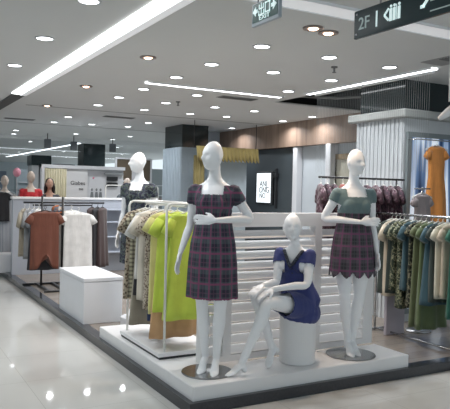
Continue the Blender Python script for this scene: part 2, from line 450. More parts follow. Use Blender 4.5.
# air vents and sprinklers
VD = plain('vent dark', (0.16, 0.16, 0.16), 0.7)
def vent(x, y, l, dx=.3, dy=.1):
    t = empty('ceiling_vent', (x, y, CH), label=l, cat='vent')
    MB().box(-dx, dx, -dy, dy, -.008, 0).build('frame', plain('vent grey', (0.3, 0.3, 0.3), 0.6), t)
    g = MB()
    for i in range(5): g.box(-dx + .02, dx - .02, -dy + .015 + i * .036, -dy + .033 + i * .036, -.014, -.008)
    g.build('slats', VD, t)
vent(2.57, 13.3, 'small dark air vent at far left of the ceiling')
vent(4.64, 8.0, 'dark air vent just behind the middle strip light')
vent(5.0, 4.45, 'dark air vent at the right edge above the right strip', .15, .2)
vent(4.1, 11.6, 'dark air vent far back left of the far column')
def sprinkler(x, y, l):
    t = empty('sprinkler', (x, y, CH), label=l, cat='sprinkler')
    MB().cyl((0, 0), .035, -.012, 0, 16).cyl((0, 0), .01, -.06, -.012, 10).build('body', VD, t)
    MB().cyl((0, 0), .022, -.066, -.06, 12).build('deflector', VD, t)
sprinkler(4.3, 5.35, 'small dark sprinkler head on the ceiling right of the lamp rows')
sprinkler(4.1, 8.9, 'small dark sprinkler head near the middle strip light')

# hanging signs
SIGND = plain('sign green black', (0.02, 0.04, 0.045), 0.25)
GLY = emit('sign glyph', (0.75, 0.95, 0.95), 0.5, (0.7, 0.8, 0.8))
GLYD = emit('sign glyph dim', (0.4, 0.5, 0.5), 0.3, (0.25, 0.3, 0.3))
def glyph(parent, polys, mat=GLY, x=-.016, name='symbol'):
    g = MB()
    for p in polys:   # p: list of (u, v), u to the reader's right = -Y
        n = len(p); vs = [(x, -u, v) for u, v in p] + [(x - .003, -u, v) for u, v in p]
        g.add(vs, [tuple(range(n)), tuple(range(2 * n - 1, n - 1, -1))] + [(i, (i + 1) % n, n + (i + 1) % n, n + i) for i in range(n)])
    return g.build(name, mat, parent)
def bar(u0, v0, u1, v1, w):
    d = Vector((u1 - u0, v1 - v0)); d.normalize(); n = Vector((-d.y, d.x)) * w / 2
    return [(u0 + n.x, v0 + n.y), (u1 + n.x, v1 + n.y), (u1 - n.x, v1 - n.y), (u0 - n.x, v0 - n.y)]
t = empty('exit_sign', (2.1, 3.285, 2.71), label='small hanging green exit sign with arrows at the top centre', cat='sign')
MB().rbox(-.012, .012, -.155, .155, -.07, .075, .004).build('housing', plain('sign grey edge', (0.42, 0.47, 0.52), 0.3, .3), t)
MB().box(-.0145, -.012, -.142, .142, -.048, .068).build('face', plain('exit green', (0.03, 0.10, 0.09), 0.3), t)
MB().cyl((0, -.1), .005, .075, CH - 2.722, 8).cyl((0, .1), .005, .075, CH - 2.722, 8).build('rods', STEEL, t)
for s in (-1, 1):
    glyph(t, [[(s * .134, .018), (s * .098, .048), (s * .098, -.012)], bar(s * .10, .018, s * .078, .018, .022)])
# two characters, chu kou, drawn from strokes
c1 = [bar(-.034, .06, -.034, -.012, .007), bar(-.058, .052, -.058, .026, .007), bar(-.01, .052, -.01, .026, .007), bar(-.061, .026, -.007, .026, .007),
      bar(-.062, .015, -.062, -.012, .007), bar(-.006, .015, -.006, -.012, .007), bar(-.065, -.012, -.003, -.012, .007)]
c2 = [bar(.012, .05, .012, -.01, .008), bar(.06, .05, .06, -.01, .008), bar(.008, .05, .064, .05, .008), bar(.008, -.008, .064, -.008, .008)]
glyph(t, c1 + c2)
text('EXIT', .040, GLY, t, (-.0165, 0, -.032), ROT_SIDE, sx=1.5)

t = empty('directory_sign', (2.6, 2.52, 2.64), label='long dark hanging directory sign with floor number and restroom symbol at top right', cat='sign')
MB().rbox(-.012, .012, -.75, .52, -.085, .085, .004).build('board', SIGND, t)
for yy in (.49,):
    for zz in (-.06, .06): MB().ball((-.014, yy, zz), .008, .008, .008, 10, 6).build('bolt', STEEL, t)
MB().cyl((0, -.5), .006, .085, CH - 2.64, 8).cyl((0, .3), .006, .085, CH - 2.64, 8).build('rods', STEEL, t)
text('2F', .105, GLYD, t, (-.014, .425, -.005), ROT_SIDE)

glyph(t, [bar(-.315, -.048, -.315, .045, .011)], x=-.013)

glyph(t, [bar(-.248, 0, -.212, .034, .013), bar(-.248, 0, -.212, -.034, .013),
          bar(-.195, .03, -.195, -.042, .020), bar(-.168, .03, -.168, -.042, .02), bar(-.150, .045, -.150, -.042, .004), bar(-.130, .03, -.130, -.042, .02)])
g = MB()
for u in (-.195, -.168, -.13): g.ball((-.016, -u, .043), .006, .009, .009, 10, 6)
g.build('symbol', GLY, t)
glyph(t, [bar(.03, -.018, .06, -.018, .018), bar(.05, -.018, .11, .045, .018), bar(.10, .045, .14, .045, .018)])
glyph(t, [bar(.10, .0, .32, .0, .006), bar(.1, -.055, .3, -.055, .006), bar(.33, .02, .33, -.06, .008), bar(.36, .02, .36, -.06, .008)], GLYD)

# open ceiling: ducts and string curtain
g = MB(); g.tube([(5.4, 6.6, 3.25), (6.3, 6.9, 3.22), (7.1, 7.6, 3.2)], .09, 14); g.build('air_duct', plain('duct grey', (.12, .12, .12), .5), label='dark air duct inside the open ceiling', cat='duct')
g = MB(); g.tube([(5.5, 7.9, 3.05), (6.0, 7.4, 3.0), (6.4, 7.0, 3.02), (7.0, 6.6, 3.0)], .018, 8); g.build('cable_bundle', plain('cable', (.2, .2, .2), .5), label='cable bundle looping in the open ceiling', cat='cable')
STR = plain('string', (0.22, 0.23, 0.23), 0.6)
g = MB()
n = 62
for i in range(n):
    y = 4.95 + i * (6.95 - 4.95) / (n - 1)
    g.tube([(0, y, CH), (0, y, 2.3), (0, y + random.uniform(-.004, .004), 1.86 + random.uniform(-.02, .02))], .0016, 4)
g.build('string_curtain', STR, loc=(5.31, 0, 0), label='curtain of thin pale strings hanging from ceiling before the ribbed column', cat='string curtain', kind='stuff')
MB().rbox(-.02, .02, -1.05, 1.05, -.03, 0, .004).build('curtain_rail', WHITE, loc=(5.31, 5.95, CH), label='thin white ceiling rail carrying the string curtain', cat='rail')
# spotlight at right edge
t = empty('track_spotlight', (4.02, 3.53, 2.95), label='white spotlight on a bracket at the right edge', cat='spotlight')
MB().tube([(0, 0, 0), (0, 0, -.45), (0, -.0, -.6)], .012, 10).build('stem', WHITE, t, True)
MB().tube([(-.09, .02, -.74), (-.02, .0, -.69), (.06, -.02, -.63)], [(.02), .035, .04], 16).build('head', WHITE, t, True)

# ------------------------------------------------------------------ bodies
def lerp(a, b, t): return Vector(a) * (1 - t) + Vector(b) * t
def limb(mb, pts, rads, n=16):
    # Catmull-Rom through pts with radii
    P = [Vector(p) for p in pts]; out = []; rr = []
    for i in range(len(P) - 1):
        p0 = P[max(i - 1, 0)]; p1 = P[i]; p2 = P[i + 1]; p3 = P[min(i + 2, len(P) - 1)]
        for k in range(4):
            t = k / 4
            out.append(0.5 * ((2 * p1) + (p2 - p0) * t + (2 * p0 - 5 * p1 + 4 * p2 - p3) * t * t + (3 * p1 - p0 - 3 * p2 + p3) * t ** 3))
            rr.append(rads[i] * (1 - t) + rads[i + 1] * t)
    out.append(P[-1]); rr.append(rads[-1])
    mb.tube(out, rr, n)
    mb.ball(P[0], rads[0]); mb.ball(P[-1], rads[-1])
def arm(mb, sh, el, wr, s=1.0):
    sh, el, wr = Vector(sh), Vector(el), Vector(wr)
    limb(mb, [sh, lerp(sh, el, .45), el, lerp(el, wr, .35), wr], [.046 * s, .040 * s, .031 * s, .032 * s, .020 * s])
def hand(mb, wr, d, nrm, side, curl=0.35, s=1.0):
    # d: direction of fingers, nrm: direction the palm faces, side: +1/-1 thumb side along d x nrm
    wr = Vector(wr); d = _n(d); nrm = Vector(nrm); nrm = _n(nrm - d * nrm.dot(d)); lat = d.cross(nrm) * side
    mb.tube([wr, wr + d * .02 * s, wr + d * .05 * s, wr + d * .085 * s], [(.019 * s, .017 * s), (.025 * s, .015 * s), (.037 * s, .014 * s), (.035 * s, .011 * s)], 14, right=lat)
    for k, (off, L) in enumerate(((.029, .070), (.010, .080), (-.010, .074), (-.028, .058))):
        b = wr + d * .075 * s + lat * off * s
        c = curl * (0.8 + .15 * k)
        p1 = b + (d + lat * off * 2) * (.035 + L * .3) * s * .9
        d2 = _n(d + nrm * c * .8); p2 = p1 + d2 * L * .36 * s
        d3 = _n(d + nrm * c * 1.8); p3 = p2 + d3 * L * .3 * s
        mb.tube([b, p1, p2, p3], [.0088 * s, .0085 * s, .0078 * s, .0062 * s], 8); mb.ball(p3, .0062 * s, n=8, m=6)
    b = wr + d * .022 * s + lat * .02 * s
    p1 = b + (_n(d * .8 + lat * .75 + nrm * .3)) * .042 * s; p2 = p1 + _n(d * 1.0 + lat * .25 + nrm * .35) * .032 * s
    mb.tube([b, p1, p2], [.013 * s, .0105 * s, .0075 * s], 8); mb.ball(p2, .0075 * s, n=8, m=6)
def leg(mb, hip, kn, an, ball, toe, heel, s=1.0):
    hip, kn, an, ball, toe, heel = map(Vector, (hip, kn, an, ball, toe, heel))
    fwd = _n(Vector((toe.x - heel.x, toe.y - heel.y, 0)) if (Vector((toe.x - heel.x, toe.y - heel.y, 0))).length > .01 else Vector((0, -1, 0)))
    back = -fwd * .012
    limb(mb, [hip, lerp(hip, kn, .5), lerp(hip, kn, .9), lerp(kn, an, .06), lerp(kn, an, .3) + back, lerp(kn, an, .62) + back * .5, an], [.083 * s, .070 * s, .050 * s, .047 * s, .051 * s, .037 * s, .027 * s])
    lat = fwd.cross(Vector((0, 0, 1)))
    mb.tube([lerp(an, heel, .3), lerp(an, ball, .45), ball, lerp(ball, toe, .6), toe], [(.026, .028), (.028, .026), (.036, .018), (.03, .014), (.016, .010)], 14, right=lat)
    mb.ball(toe, .015, .015, .010); mb.ball(heel, .024, .024, .026); mb.tube([heel, an + Vector((0, 0, .03))], [.022, .022], 12)
def head(mb, c, yaw=0, pitch=0, roll=0, s=1.0):
    # c: middle of head; faces -Y at yaw 0
    R = Matrix.Rotation(yaw, 3, 'Z') @ Matrix.Rotation(pitch, 3, 'X') @ Matrix.Rotation(roll, 3, 'Y'); c = Vector(c)
    def gs(a, b): return math.exp(-(a / b) ** 2)
    n, m = 44, 32; vs = []; fs = []
    def pt(a, b):
        ca = max(0.0, math.cos(a)); ca = ca ** .66 if a < 0 else ca
        x, y, z = ca * math.cos(b), ca * math.sin(b), math.sin(a)
        X, Y, Z = .072 * x, .086 * y, .112 * z
        if z < 0:
            X *= 1 - .30 * (-z) ** 2.4
            if y > 0: Y *= 1 - .42 * (-z) ** .8
            else: Y *= 1 + .10 * (-z) * (1 + z) * 2
        else:
            Y += .012 * z * z
        if y < 0:
            f = (-y)
            Y -= f * .027 * gs(X, .012) * gs(Z + .018, .022)
            Y -= f * .010 * gs(X, .009) * gs(Z - .008, .025)
            Y += f * .012 * (gs(X - .029, .015) + gs(X + .029, .015)) * gs(Z - .004, .013)
            Y -= f * .004 * gs(Z - .026, .012) * gs(X, .05)
            Y -= f * .006 * gs(X, .019) * gs(Z + .055, .008)
            Y += f * .004 * gs(X, .02) * gs(Z + .067, .006)
            Y -= f * .016 * gs(X, .026) * gs(Z + .09, .022)
        return c + R @ (Vector((X, Y, Z)) * s)
    vs.append(pt(-PI / 2, 0))
    for i in range(1, m):
        for j in range(n): vs.append(pt(-PI / 2 + PI * i / m, 2 * PI * j / n))
    vs.append(pt(PI / 2, 0))
    for j in range(n): fs.append((0, 1 + (j + 1) % n, 1 + j))
    for i in range(m - 2):
        for j in range(n):
            a, b = 1 + i * n + j, 1 + i * n + (j + 1) % n; fs.append((a, b, b + n, a + n))
    t = len(vs) - 1; o = 1 + (m - 2) * n
    for j in range(n): fs.append((o + j, o + (j + 1) % n, t))
    mb.add(vs, fs)
    for sx in (-1, 1):
        e = MB().ball((0, 0, 0), .007, .016, .028, 12, 8)
        mb.add([c + R @ (Vector((sx * .072, .008, -.008)) * s + Matrix.Rotation(sx * .35, 3, 'Z') @ (Vector(v) * s)) for v in e.v], e.f)
# torso sections: height above hip line, half width, half depth, forward shift
TORSO = [(-.09, .07, .06, 0), (-.05, .145, .10, .005), (.02, .170, .112, .01), (.08, .158, .105, .006), (.15, .132, .09, 0), (.22, .116, .082, -.004), (.28, .120, .086, -.004),
         (.35, .134, .095, -.006), (.42, .144, .104, -.006), (.47, .150, .098, 0), (.51, .150, .080, .006), (.545, .125, .062, .012), (.57, .082, .056, .016), (.60, .055, .050, .016), (.63, .045, .045, .018), (.66, .042, .044, .016), (.70, .042, .044, .010)]
def torso_rings(spine, rights, off=0.0, scale=1.0, sections=TORSO, n=28, ripple=None, sd=1.0):
    """spine(h) -> point, rights(h) -> (right, forward) unit vectors"""
    rings = []
    for h, rx, ry, sh in sections:
        c = spine(h); R, Fw = rights(h)
        ring_ = []
        for j in range(n):
            a = 2 * PI * j / n; k = 1.0
            if ripple: k = ripple(h, a)
            ring_.append(c - Fw * sh + R * ((rx * sd + off) * k * math.cos(a)) - Fw * ((ry * sd + off) * k * math.sin(a)))
        rings.append(ring_)
    return rings
def bust(mb, spine, rights, off=0.0):
    for s in (-1, 1):
        R, Fw = rights(.40); c = spine(.40) + R * s * .062 + Fw * .068
        mb.ball(c, .052 + off, .052 + off, .055 + off)
def finish_body(mb, parent, voxel=.006, mat=SKIN_W, name='body'):
    me = remeshed(mb, voxel, 3); me.materials.append(mat)
    o = bpy.data.objects.new(name, me); COL.objects.link(o); o.parent = parent
    return o
def garment(mb, parent, mats, voxel, cut, split=None, names=('dress',), weave=None, smooth=2):
    """remesh the solid garment, drop the faces cut() rejects, split into parts by split(centre) -> index"""
    me = remeshed(mb, voxel, smooth)
    V = [v.co.copy() for v in me.vertices]
    outs = [([], {}) for _ in names]
    for p in me.polygons:
        c = p.center
        if cut(c, p.normal): continue
        k = split(c) if split else 0
        F, mp = outs[k]
        F.append(tuple(mp.setdefault(i, len(mp)) for i in p.vertices))
    objs = []
    for k, nm in enumerate(names):
        F, mp = outs[k]
        vs = [None] * len(mp)
        for a, b in mp.items(): vs[b] = V[a]
        m2 = bpy.data.meshes.new(nm); m2.from_pydata(vs, [], F); m2.update()
        m2.polygons.foreach_set('use_smooth', [True] * len(m2.polygons))
        if weave:
            at = m2.attributes.new('weave', 'FLOAT_VECTOR', 'POINT'); fl = []
            for v in vs: fl += list(weave(v))
            at.data.foreach_set('vector', fl)
        m2.materials.append(mats[k])
        o = bpy.data.objects.new(nm, m2); COL.objects.link(o); o.parent = parent
        so = o.modifiers.new('thick', 'SOLIDIFY'); so.thickness = .003; so.offset = 0
        objs.append(o)
    return objs
def straight(z0, lean=0.0):
    return (lambda h: Vector((0, 0, z0 + h))), (lambda h: (Vector((1, 0, 0)), Vector((0, -1, 0))))

# standing mannequin: local frame faces -Y, hips at z=.90, feet on 0
def standing(root, arms, hyaw, hpitch=0.0, feet=None, voxel=.006, mat=SKIN_W, hips=.90, s=1.0, headc=(0, -.022, 1.675), broll=0):
    sp, rt = straight(hips)
    mb = MB(); mb.ring_loft(torso_rings(sp, rt)); bust(mb, sp, rt)
    for sx in (-1, 1): mb.ball((sx * .150, .006, 1.395), .042, .044, .042)
    for (sh, el, wr, hd, nr, sd) in arms:
        arm(mb, sh, el, wr); hand(mb, wr, hd, nr, sd)
    feet = feet or [(-1, -.045, 0.0), (1, .045, -.03)]
    for sx, fx, fy in feet:
        leg(mb, (sx * .085, .0, hips - .02), (sx * .062 + fx * .2, -.01 + fy * .5, .50), (fx, fy + .03, .115), (fx * 1.15, fy - .055, .020), (fx * 1.25, fy - .12, .012), (fx, fy + .05, .066))
    head(mb, headc, hyaw, hpitch, broll)
    return finish_body(mb, root, voxel, mat)

def dress(root, skirt, sleeves, neck_w, neck_z, hem, mats, names, split, ripple, hips=.90, voxel=.007, scallop=0.0, sb=.052, weave_r=.2, back_z=1.43):
    sp, rt = straight(hips)
    mb = MB()
    secs = [t for t in TORSO if t[0] >= .28 and t[0] <= .56]
    mb.ring_loft(torso_rings(sp, rt, .010, sections=secs, n=64)); bust(mb, sp, rt, .010)
    mb.ring_loft(torso_rings(sp, rt, 0, sections=skirt, n=96, ripple=ripple))
    for sx in (-1, 1): mb.ball((sx * .150, .006, 1.402), sb, .055, sb)
    ends = []
    for sh, el, L, r0, r1 in sleeves:
        sh, el = Vector(sh), Vector(el); d = _n(el - sh)
        mb.tube([sh - d * .01, sh + d * L * .5, sh + d * L], [r0, (r0 + r1) / 2 + .002, r1], 24); ends.append((sh + d * L, d))
    def cut(c, n):
        if abs(c.x) < neck_w and c.z > (neck_z if c.y < -.01 else back_z): return True
        if c.z < hem + .008 and n.z < -.5: return True
        if scallop:
            th = math.atan2(c.x, -c.y)
            if c.z < hem + scallop * (1 - abs(math.cos(th * 5))) and True: return True
        for p, d in ends:
            if (c - p).dot(d) > -.006 and (c - p).length < .09 : return True
        return False
    def weave(v):
        th = math.atan2(v.x, -v.y)
        if abs(v.x) > .16 and v.z > 1.2: return (v.y, v.z, 0)
        return (th * weave_r, v.z, 0)
    return garment(mb, root, mats, voxel, cut, split, names, weave)

PL1 = plaid('plaid magenta and green', (0.07, 0.09, 0.105), (0.024, 0.022, 0.04), (0.25, 0.045, 0.13), (0.17, 0.07, 0.13), .115)
PL2 = plaid('plaid purple and charcoal', (0.09, 0.075, 0.095), (0.03, 0.028, 0.035), (0.20, 0.045, 0.13), (0.10, 0.12, 0.12), .105)
TEAL = cloth('grey teal cotton', (0.125, 0.185, 0.19))
NAVY = cloth('navy jersey', (0.030, 0.042, 0.165))

PZ = 0.19     # top of the white platform
def base_plate(root, r=.20, c=(0, 0)):
    MB().cyl(c, r, 0, .012, 48, b=.004).build('base_plate', CHROME, root, smooth=False)
# mannequin 1: left, plaid dress, hand across the waist
yaw1 = math.radians(-40)
m1 = empty('mannequin', (2.278, 4.25, PZ + .0), yaw1, label='white standing mannequin in magenta plaid short-sleeved dress on the platform corner', cat='mannequin')
LS, LE, LW = (.150, 0, 1.405), (.275, .06, 1.195), (.06, -.19, 1.185)
RS, RE, RW = (-.150, 0, 1.405), (-.19, .03, 1.14), (-.245, -.045, .925)
standing(m1, [(LS, LE, LW, (-1, -.12, .02), (.1, .9, -.2), -1), (RS, RE, RW, (-.15, -.25, -1), (.7, -.1, 0), 1)], math.radians(-40), .05, headc=(-.012, -.022, 1.67), feet=[(-1, -.05, .0), (1, .045, -.035)])
sk1 = [(-.32, .193, .148, 0), (-.2, .19, .145, 0), (-.05, .185, .142, 0), (.1, .172, .130, 0), (.22, .150, .115, 0), (.30, .137, .105, 0)]
rip1 = lambda h, a: 1 + max(0, (.3 - h)) * (.085 * math.cos(9 * a + .6) + .03 * math.cos(4 * a))
dress(m1, sk1, [(LS, LE, .11, .054, .050), (RS, RE, .11, .054, .050)], .088, 1.375, .58, [PL1], ['dress'], None, rip1)
base_plate(m1, .20, (-.02, -.02))
# mannequin 2: right, teal bodice and plaid skirt
yaw2 = math.radians(-20)
m2 = empty('mannequin', (3.635, 4.205, PZ), yaw2, label='white standing mannequin in dress with grey teal bodice and purple plaid skirt', cat='mannequin')
LS2, LE2, LW2 = (.150, 0, 1.405), (.185, .03, 1.14), (.20, -.05, .91)
RS2, RE2, RW2 = (-.150, 0, 1.405), (-.245, .05, 1.185), (-.0, -.17, 1.165)
standing(m2, [(LS2, LE2, LW2, (.05, -.2, -1), (-.7, -.1, 0), -1), (RS2, RE2, RW2, (1, -.10, .03), (-.1, .9, -.2), 1)], math.radians(22), .10, feet=[(-1, -.02, -.02), (1, .035, .01)])
sk2 = [(-.26, .205, .165, 0), (-.15, .198, .155, 0), (0, .188, .145, 0), (.12, .172, .13, 0), (.24, .148, .113, 0), (.33, .142, .105, 0)]
rip2 = lambda h, a: 1 + max(0, (.3 - h)) * (.07 * math.cos(10 * a + 1.6) + .04 * math.cos(5 * a))
dress(m2, sk2, [(LS2, LE2, .08, .049, .047), (RS2, RE2, .08, .049, .047)],   .085, 1.375, .685, [TEAL, PL2], ['bodice', 'skirt'], lambda c: 0 if c.z > 1.235 else 1, rip2, scallop=.05, sb=.050)
base_plate(m2, .215, (0, -.02))
# mannequin 3: back left, dark print top, on its own round plinth
MB().cyl((0, 0), .17, 0, .12, 40, b=.006).build('display_plinth', WHITE2, loc=(2.50, 6.40, .08), label='low round white plinth under the mannequin behind the white rack', cat='plinth')
m3 = empty('mannequin', (2.50, 6.40, .20), math.radians(-48), label='white mannequin in dark navy print dress standing behind the white clothes rack', cat='mannequin')
standing(m3, [((.15, 0, 1.405), (.19, .03, 1.14), (.21, -.03, .91), (.05, -.2, -1), (-.7, 0, 0), -1), ((-.15, 0, 1.405), (-.19, .03, 1.14), (-.21, -.05, .91), (-.05, -.2, -1), (.7, 0, 0), 1)], math.radians(-52), .02, voxel=.008)
NPR = patterned('navy print', [(0.015, 0.018, 0.035), (0.05, 0.06, 0.09), (0.09, 0.12, 0.10), (0.02, 0.02, 0.03)], 28)
dress(m3, sk1, [((.15, 0, 1.405), (.19, .03, 1.14), .11, .062, .056), ((-.15, 0, 1.405), (-.19, .03, 1.14), .11, .062, .056)], .08, 1.37, .6, [NPR], ['dress'], None, rip1, voxel=.009)

# seated mannequin, root at the stool base
SX, SY = 3.075, 4.215
def W(x, y, z): return Vector((x - SX, y - SY, z - PZ))
ms = empty('mannequin', (SX, SY, PZ), label='white seated mannequin in navy dress with crossed legs on the round stool', cat='mannequin')
hipc, neckc = W(3.065, 4.235, .70), W(2.99, 4.17, 1.138)
seatF = _n((-.80, -.60, 0)); seatR = _n((.60, -.80, 0))     # mannequin's left... towards the viewer's right
def sp_s(h):
    k = h / .57; p = lerp(hipc, neckc, k); return p - seatF * .03 * math.sin(PI * min(1, max(0, k)))
def rt_s(h): return seatR, seatF
mb = MB(); mb.ring_loft(torso_rings(sp_s, rt_s, sd=.88)); bust(mb, sp_s, rt_s)
shR = sp_s(.505) + seatR * .128; shL = sp_s(.505) - seatR * .128
for p in (shR, shL): mb.ball(p, .044)
elR, wrR = W(2.995, 4.00, .868), W(2.735, 4.085, .832)
elL, wrL = W(2.84, 4.20, .865), W(2.72, 4.14, .87)
arm(mb, shR, elR, wrR); hand(mb, wrR, (-.9, .05, -.42), (0, .1, -1), 1)
arm(mb, shL, elL, W(2.70, 4.17, .855)); hand(mb, W(2.70, 4.17, .855), (-.8, -.25, -.35), (0, .1, -1), -1)
hn, hf = W(3.07, 4.15, .665), W(3.03, 4.275, .665)
kn, kf = W(2.665, 4.055, .735), W(2.647, 4.228, .80)
leg(mb, hn, kn, W(2.452, 4.068, .285), W(2.375, 4.075, .215), W(2.325, 4.078, .20), W(2.475, 4.07, .235))
leg(mb, hf, kf, W(2.816, 4.20, .325), W(2.755, 4.15, .235), W(2.735, 4.13, .203), W(2.850, 4.185, .315))
head(mb, W(2.965, 4.172, 1.312), math.radians(-32), .02, 0, .98)
finish_body(mb, ms, .006)
mb = MB()
secs = [t for t in TORSO if -.06 < t[0] <= .56]
wide = [(h, rx + (.045 * (1 - h / .4) if h < .4 else 0), ry + (.05 * (1 - h / .4) if h < .4 else 0), s_) for h, rx, ry, s_ in secs]
mb.ring_loft(torso_rings(sp_s, rt_s, .012, sections=wide, n=64, ripple=lambda h, a: 1 + max(0, .35 - h) * .10 * math.cos(9 * a), sd=.88)); bust(mb, sp_s, rt_s, .012)
for p in (shR, shL): mb.ball(p, .049)
mb.tube([hn + Vector((.03, 0, -.01)), lerp(hn, kn, .30), lerp(hn, kn, .52)], [.112, .106, .098], 24)
mb.tube([hf + Vector((.03, 0, 0)), lerp(hf, kf, .28), lerp(hf, kf, .48)], [.105, .10, .092], 24)
drape = W(3.09, 4.20, .60); mb.ball(drape, .172, .162, .125)
ends = []
for sh, el in ((shR, elR), (shL, elL)):
    d = _n(el - sh); mb.tube([sh - d * .01, sh + d * .05, sh + d * .095], [.048, .050, .048], 24); ends.append((sh + d * .095, d))
for h_, k_, q in ((hn, kn, .52), (hf, kf, .48)):
    ends.append((lerp(h_, k_, q), _n(k_ - h_)))
nb = sp_s(.57)
def cut_s(c, n):
    v = c - nb; f = v.dot(seatF); r = v.dot(seatR); z = v.z
    if abs(r) < .07 and z > -.035 + .0 * f: return True
    if f > 0 and z > -.135 + abs(r) * 1.6 and abs(r) < .075: return True
    for i, (p, d) in enumerate(ends):
        if (c - p).dot(d) > -.006 and (c - p).length < (.085 if i < 2 else .13) : return True
    if (c.z < .33 and n.z < -.6): return True
    return False
garment(mb, ms, [NAVY], .007, cut_s, None, ['dress'])
# dark collar trim around the V neck, button band and a tie
COLL = patterned('dark check trim', [(0.01, 0.012, 0.02), (0.06, 0.07, 0.10), (0.02, 0.02, 0.03)], 60)
g = MB()
vpts = []
for k in range(9):
    a = k / 8; r = -.075 + .15 * a; z = -.02 - .125 * (1 - abs(r) / .075)
    vpts.append(nb + seatR * r + seatF * (.035 + .075 * (1 - abs(r) / .075)) + Vector((0, 0, z)))
vpts = [nb + seatR * -.078 - seatF * .045 + Vector((0, 0, -.025))] + vpts + [nb + seatR * .078 - seatF * .045 + Vector((0, 0, -.025)), nb - seatF * .07 + Vector((0, 0, -.03))]
g.tube(vpts, .013, 10, loop=True); g.build('collar', COLL, ms, True)
for k in range(4):
    h = .40 - k * .045; MB().ball(sp_s(h) + seatF * (.118 - k * .006), .007, .007, .007, 8, 6).build('button', BLACK, ms, True)
# stool
st = empty('display_stool', (SX, SY, PZ), label='round white drum stool under the seated mannequin', cat='stool')
MB().cyl((0, 0), .150, 0, .385, 48, b=.006).build('drum', WHITE, st, smooth=False)
MB().cyl((0, 0), .152, .385, .40, 48, b=.004).build('top', WHITE, st)

# ------------------------------------------------------------------ platform, louvred partition
t = empty('display_platform', (3.04, 5.0, .08), label='low white display platform carrying the three front mannequins', cat='platform')
MB().rbox(-1.05, 1.06, -1.035, -.60, 0, .11, .006).rbox(-1.05, -.34, -.605, 1.10, 0, .11, .006).build('deck', WHITE, t)
t = empty('louvred_partition', (2.295, 4.445, PZ), label='white louvred display partition behind the mannequins', cat='partition')
fr = MB(); WH = 1.222
bays = [(.045, .20), (.275, 1.115), (1.19, 1.70)]
for x0, x1 in ((0, .045), (.20, .275), (1.115, 1.19), (1.70, 1.81)): fr.box(x0, x1, 0, .09, 0, WH)
for x0, x1 in bays: fr.box(x0, x1, 0, .09, WH - .115, WH); fr.box(x0, x1, 0, .09, 0, .05)
fr.build('frame', WHITE, t)
for x0, x1 in bays:
    g = MB(); z = .05
    while z < WH - .14:
        vs = []
        for x in (x0, x1): vs += [(x, .0, z + .010), (x, .012, z + .000), (x, .078, z + .060), (x, .068, z + .068)]
        g.add(vs, [(0, 1, 2, 3), (7, 6, 5, 4), (0, 4, 5, 1), (1, 5, 6, 2), (2, 6, 7, 3), (3, 7, 4, 0)]); z += .087
    g.build('louvres', WHITE, t)

# white box
t = empty('display_cube', (2.008, 6.73, .08), label='large plain white display box on the floor left of the white rack', cat='display box')
MB().rbox(0, .45, 0, 1.02, 0, .465, .004).build('body', WHITE2, t)
MB().rbox(-.006, .456, -.006, 1.026, .468, .51, .006).build('lid', WHITE2, t)

# ------------------------------------------------------------------ hanging garments
def hanger_mesh(w=.20):
    g = MB()
    g.tube([(0, 0, -.040), (w * .9, 0, -.095), (w * .88, 0, -.11), (0, 0, -.10), (-w * .88, 0, -.11), (-w * .9, 0, -.095)], .006, 6, loop=True)
    a = [(0, 0, -.040), (0, 0, -.02)] + [(.018 * math.sin(q) + .0, 0, .0 + .018 * -math.cos(q)) for q in (0.0, 1.0, 2.0, 3.0, 4.0)]
    g.tube([(p[0], p[1], p[2]) for p in a], .0035, 6)
    return g
hang_me = hanger_mesh().mesh('hanger', RAILW, True)
hangd_me = hanger_mesh().mesh('hanger', BLACK, True)
def hung(x, y, z, rz, L, mat, label, cat, name='hanging_dress', sw=.19, hw=.22, sleeve=.13, depth=.026, waist=None, tail=0.0, group=None, neck=.07, dark=False, vneck=.05, tilt=0, puff=.0, split_hem=0.0):
    """garment on a hanger; (x,y,z) is the rail point. L length below shoulders"""
    ph = random.uniform(0, 6); k1 = random.choice((5, 6, 7)); n = 40
    g = MB(); rings = []
    prof = [(0.0, neck, .022), (.018, neck + (sw - neck) * .5, .028), (.035, sw * .93, .034), (.06, sw, .032), (.12, sw * .93, .034)]
    m = 12
    for i in range(1, m + 1):
        q = i / m; s = .12 + (L - .12) * q
        wv = sw * .93 + (hw - sw * .93) * q
        if waist is not None: wv -= (sw * .93 - waist) * math.exp(-((s - .36) / .12) ** 2)
        prof.append((s, wv,   .034 + depth * q))
    z0 = -.052
    for s, wv, dv in prof:
        q = s / L; ring_ = []
        for j in range(n):
            a = 2 * PI * j / n
            r = 1 + .38 * q * math.cos(k1 * a + ph) + .08 * q * math.cos(3 * a + ph * 2)
            dz = 0
            if s == 0.0 and math.sin(a) < 0: dz = -vneck * (-math.sin(a))
            if split_hem and q > .75: dz = split_hem * math.exp(-(math.cos(a) * wv / .07) ** 2) * (q - .75) * 4
            if tail and q > .8: dz -= tail * math.cos(a) * (q - .8) * 5
            ring_.append((wv * math.cos(a) * (1 + .05 * q * math.cos(k1 * a + ph)), dv * r * math.sin(a) - .01 * q, z0 - s + dz))
        rings.append(ring_)
    g.ring_loft(rings)
    if sleeve:
        for sx in (-1, 1):
            p0 = Vector((sx * (sw - .035), 0, z0 - .065)); d = _n((sx * .55, -.05, -1))
            g.tube([p0, p0 + d * sleeve * .5, p0 + d * sleeve], [(.03, .04), (.034 + puff, .052), (.034 + puff, .056)], 12, right=(0, 1, 0))
    o = g.build(name, mat, None, True, (x, y, z), rz, label=label, cat=cat, group=group)
    if tilt: o.rotation_euler.y = tilt
    h = bpy.data.objects.new('hanger', hangd_me if dark else hang_me); COL.objects.link(h); h.parent = o
    return o
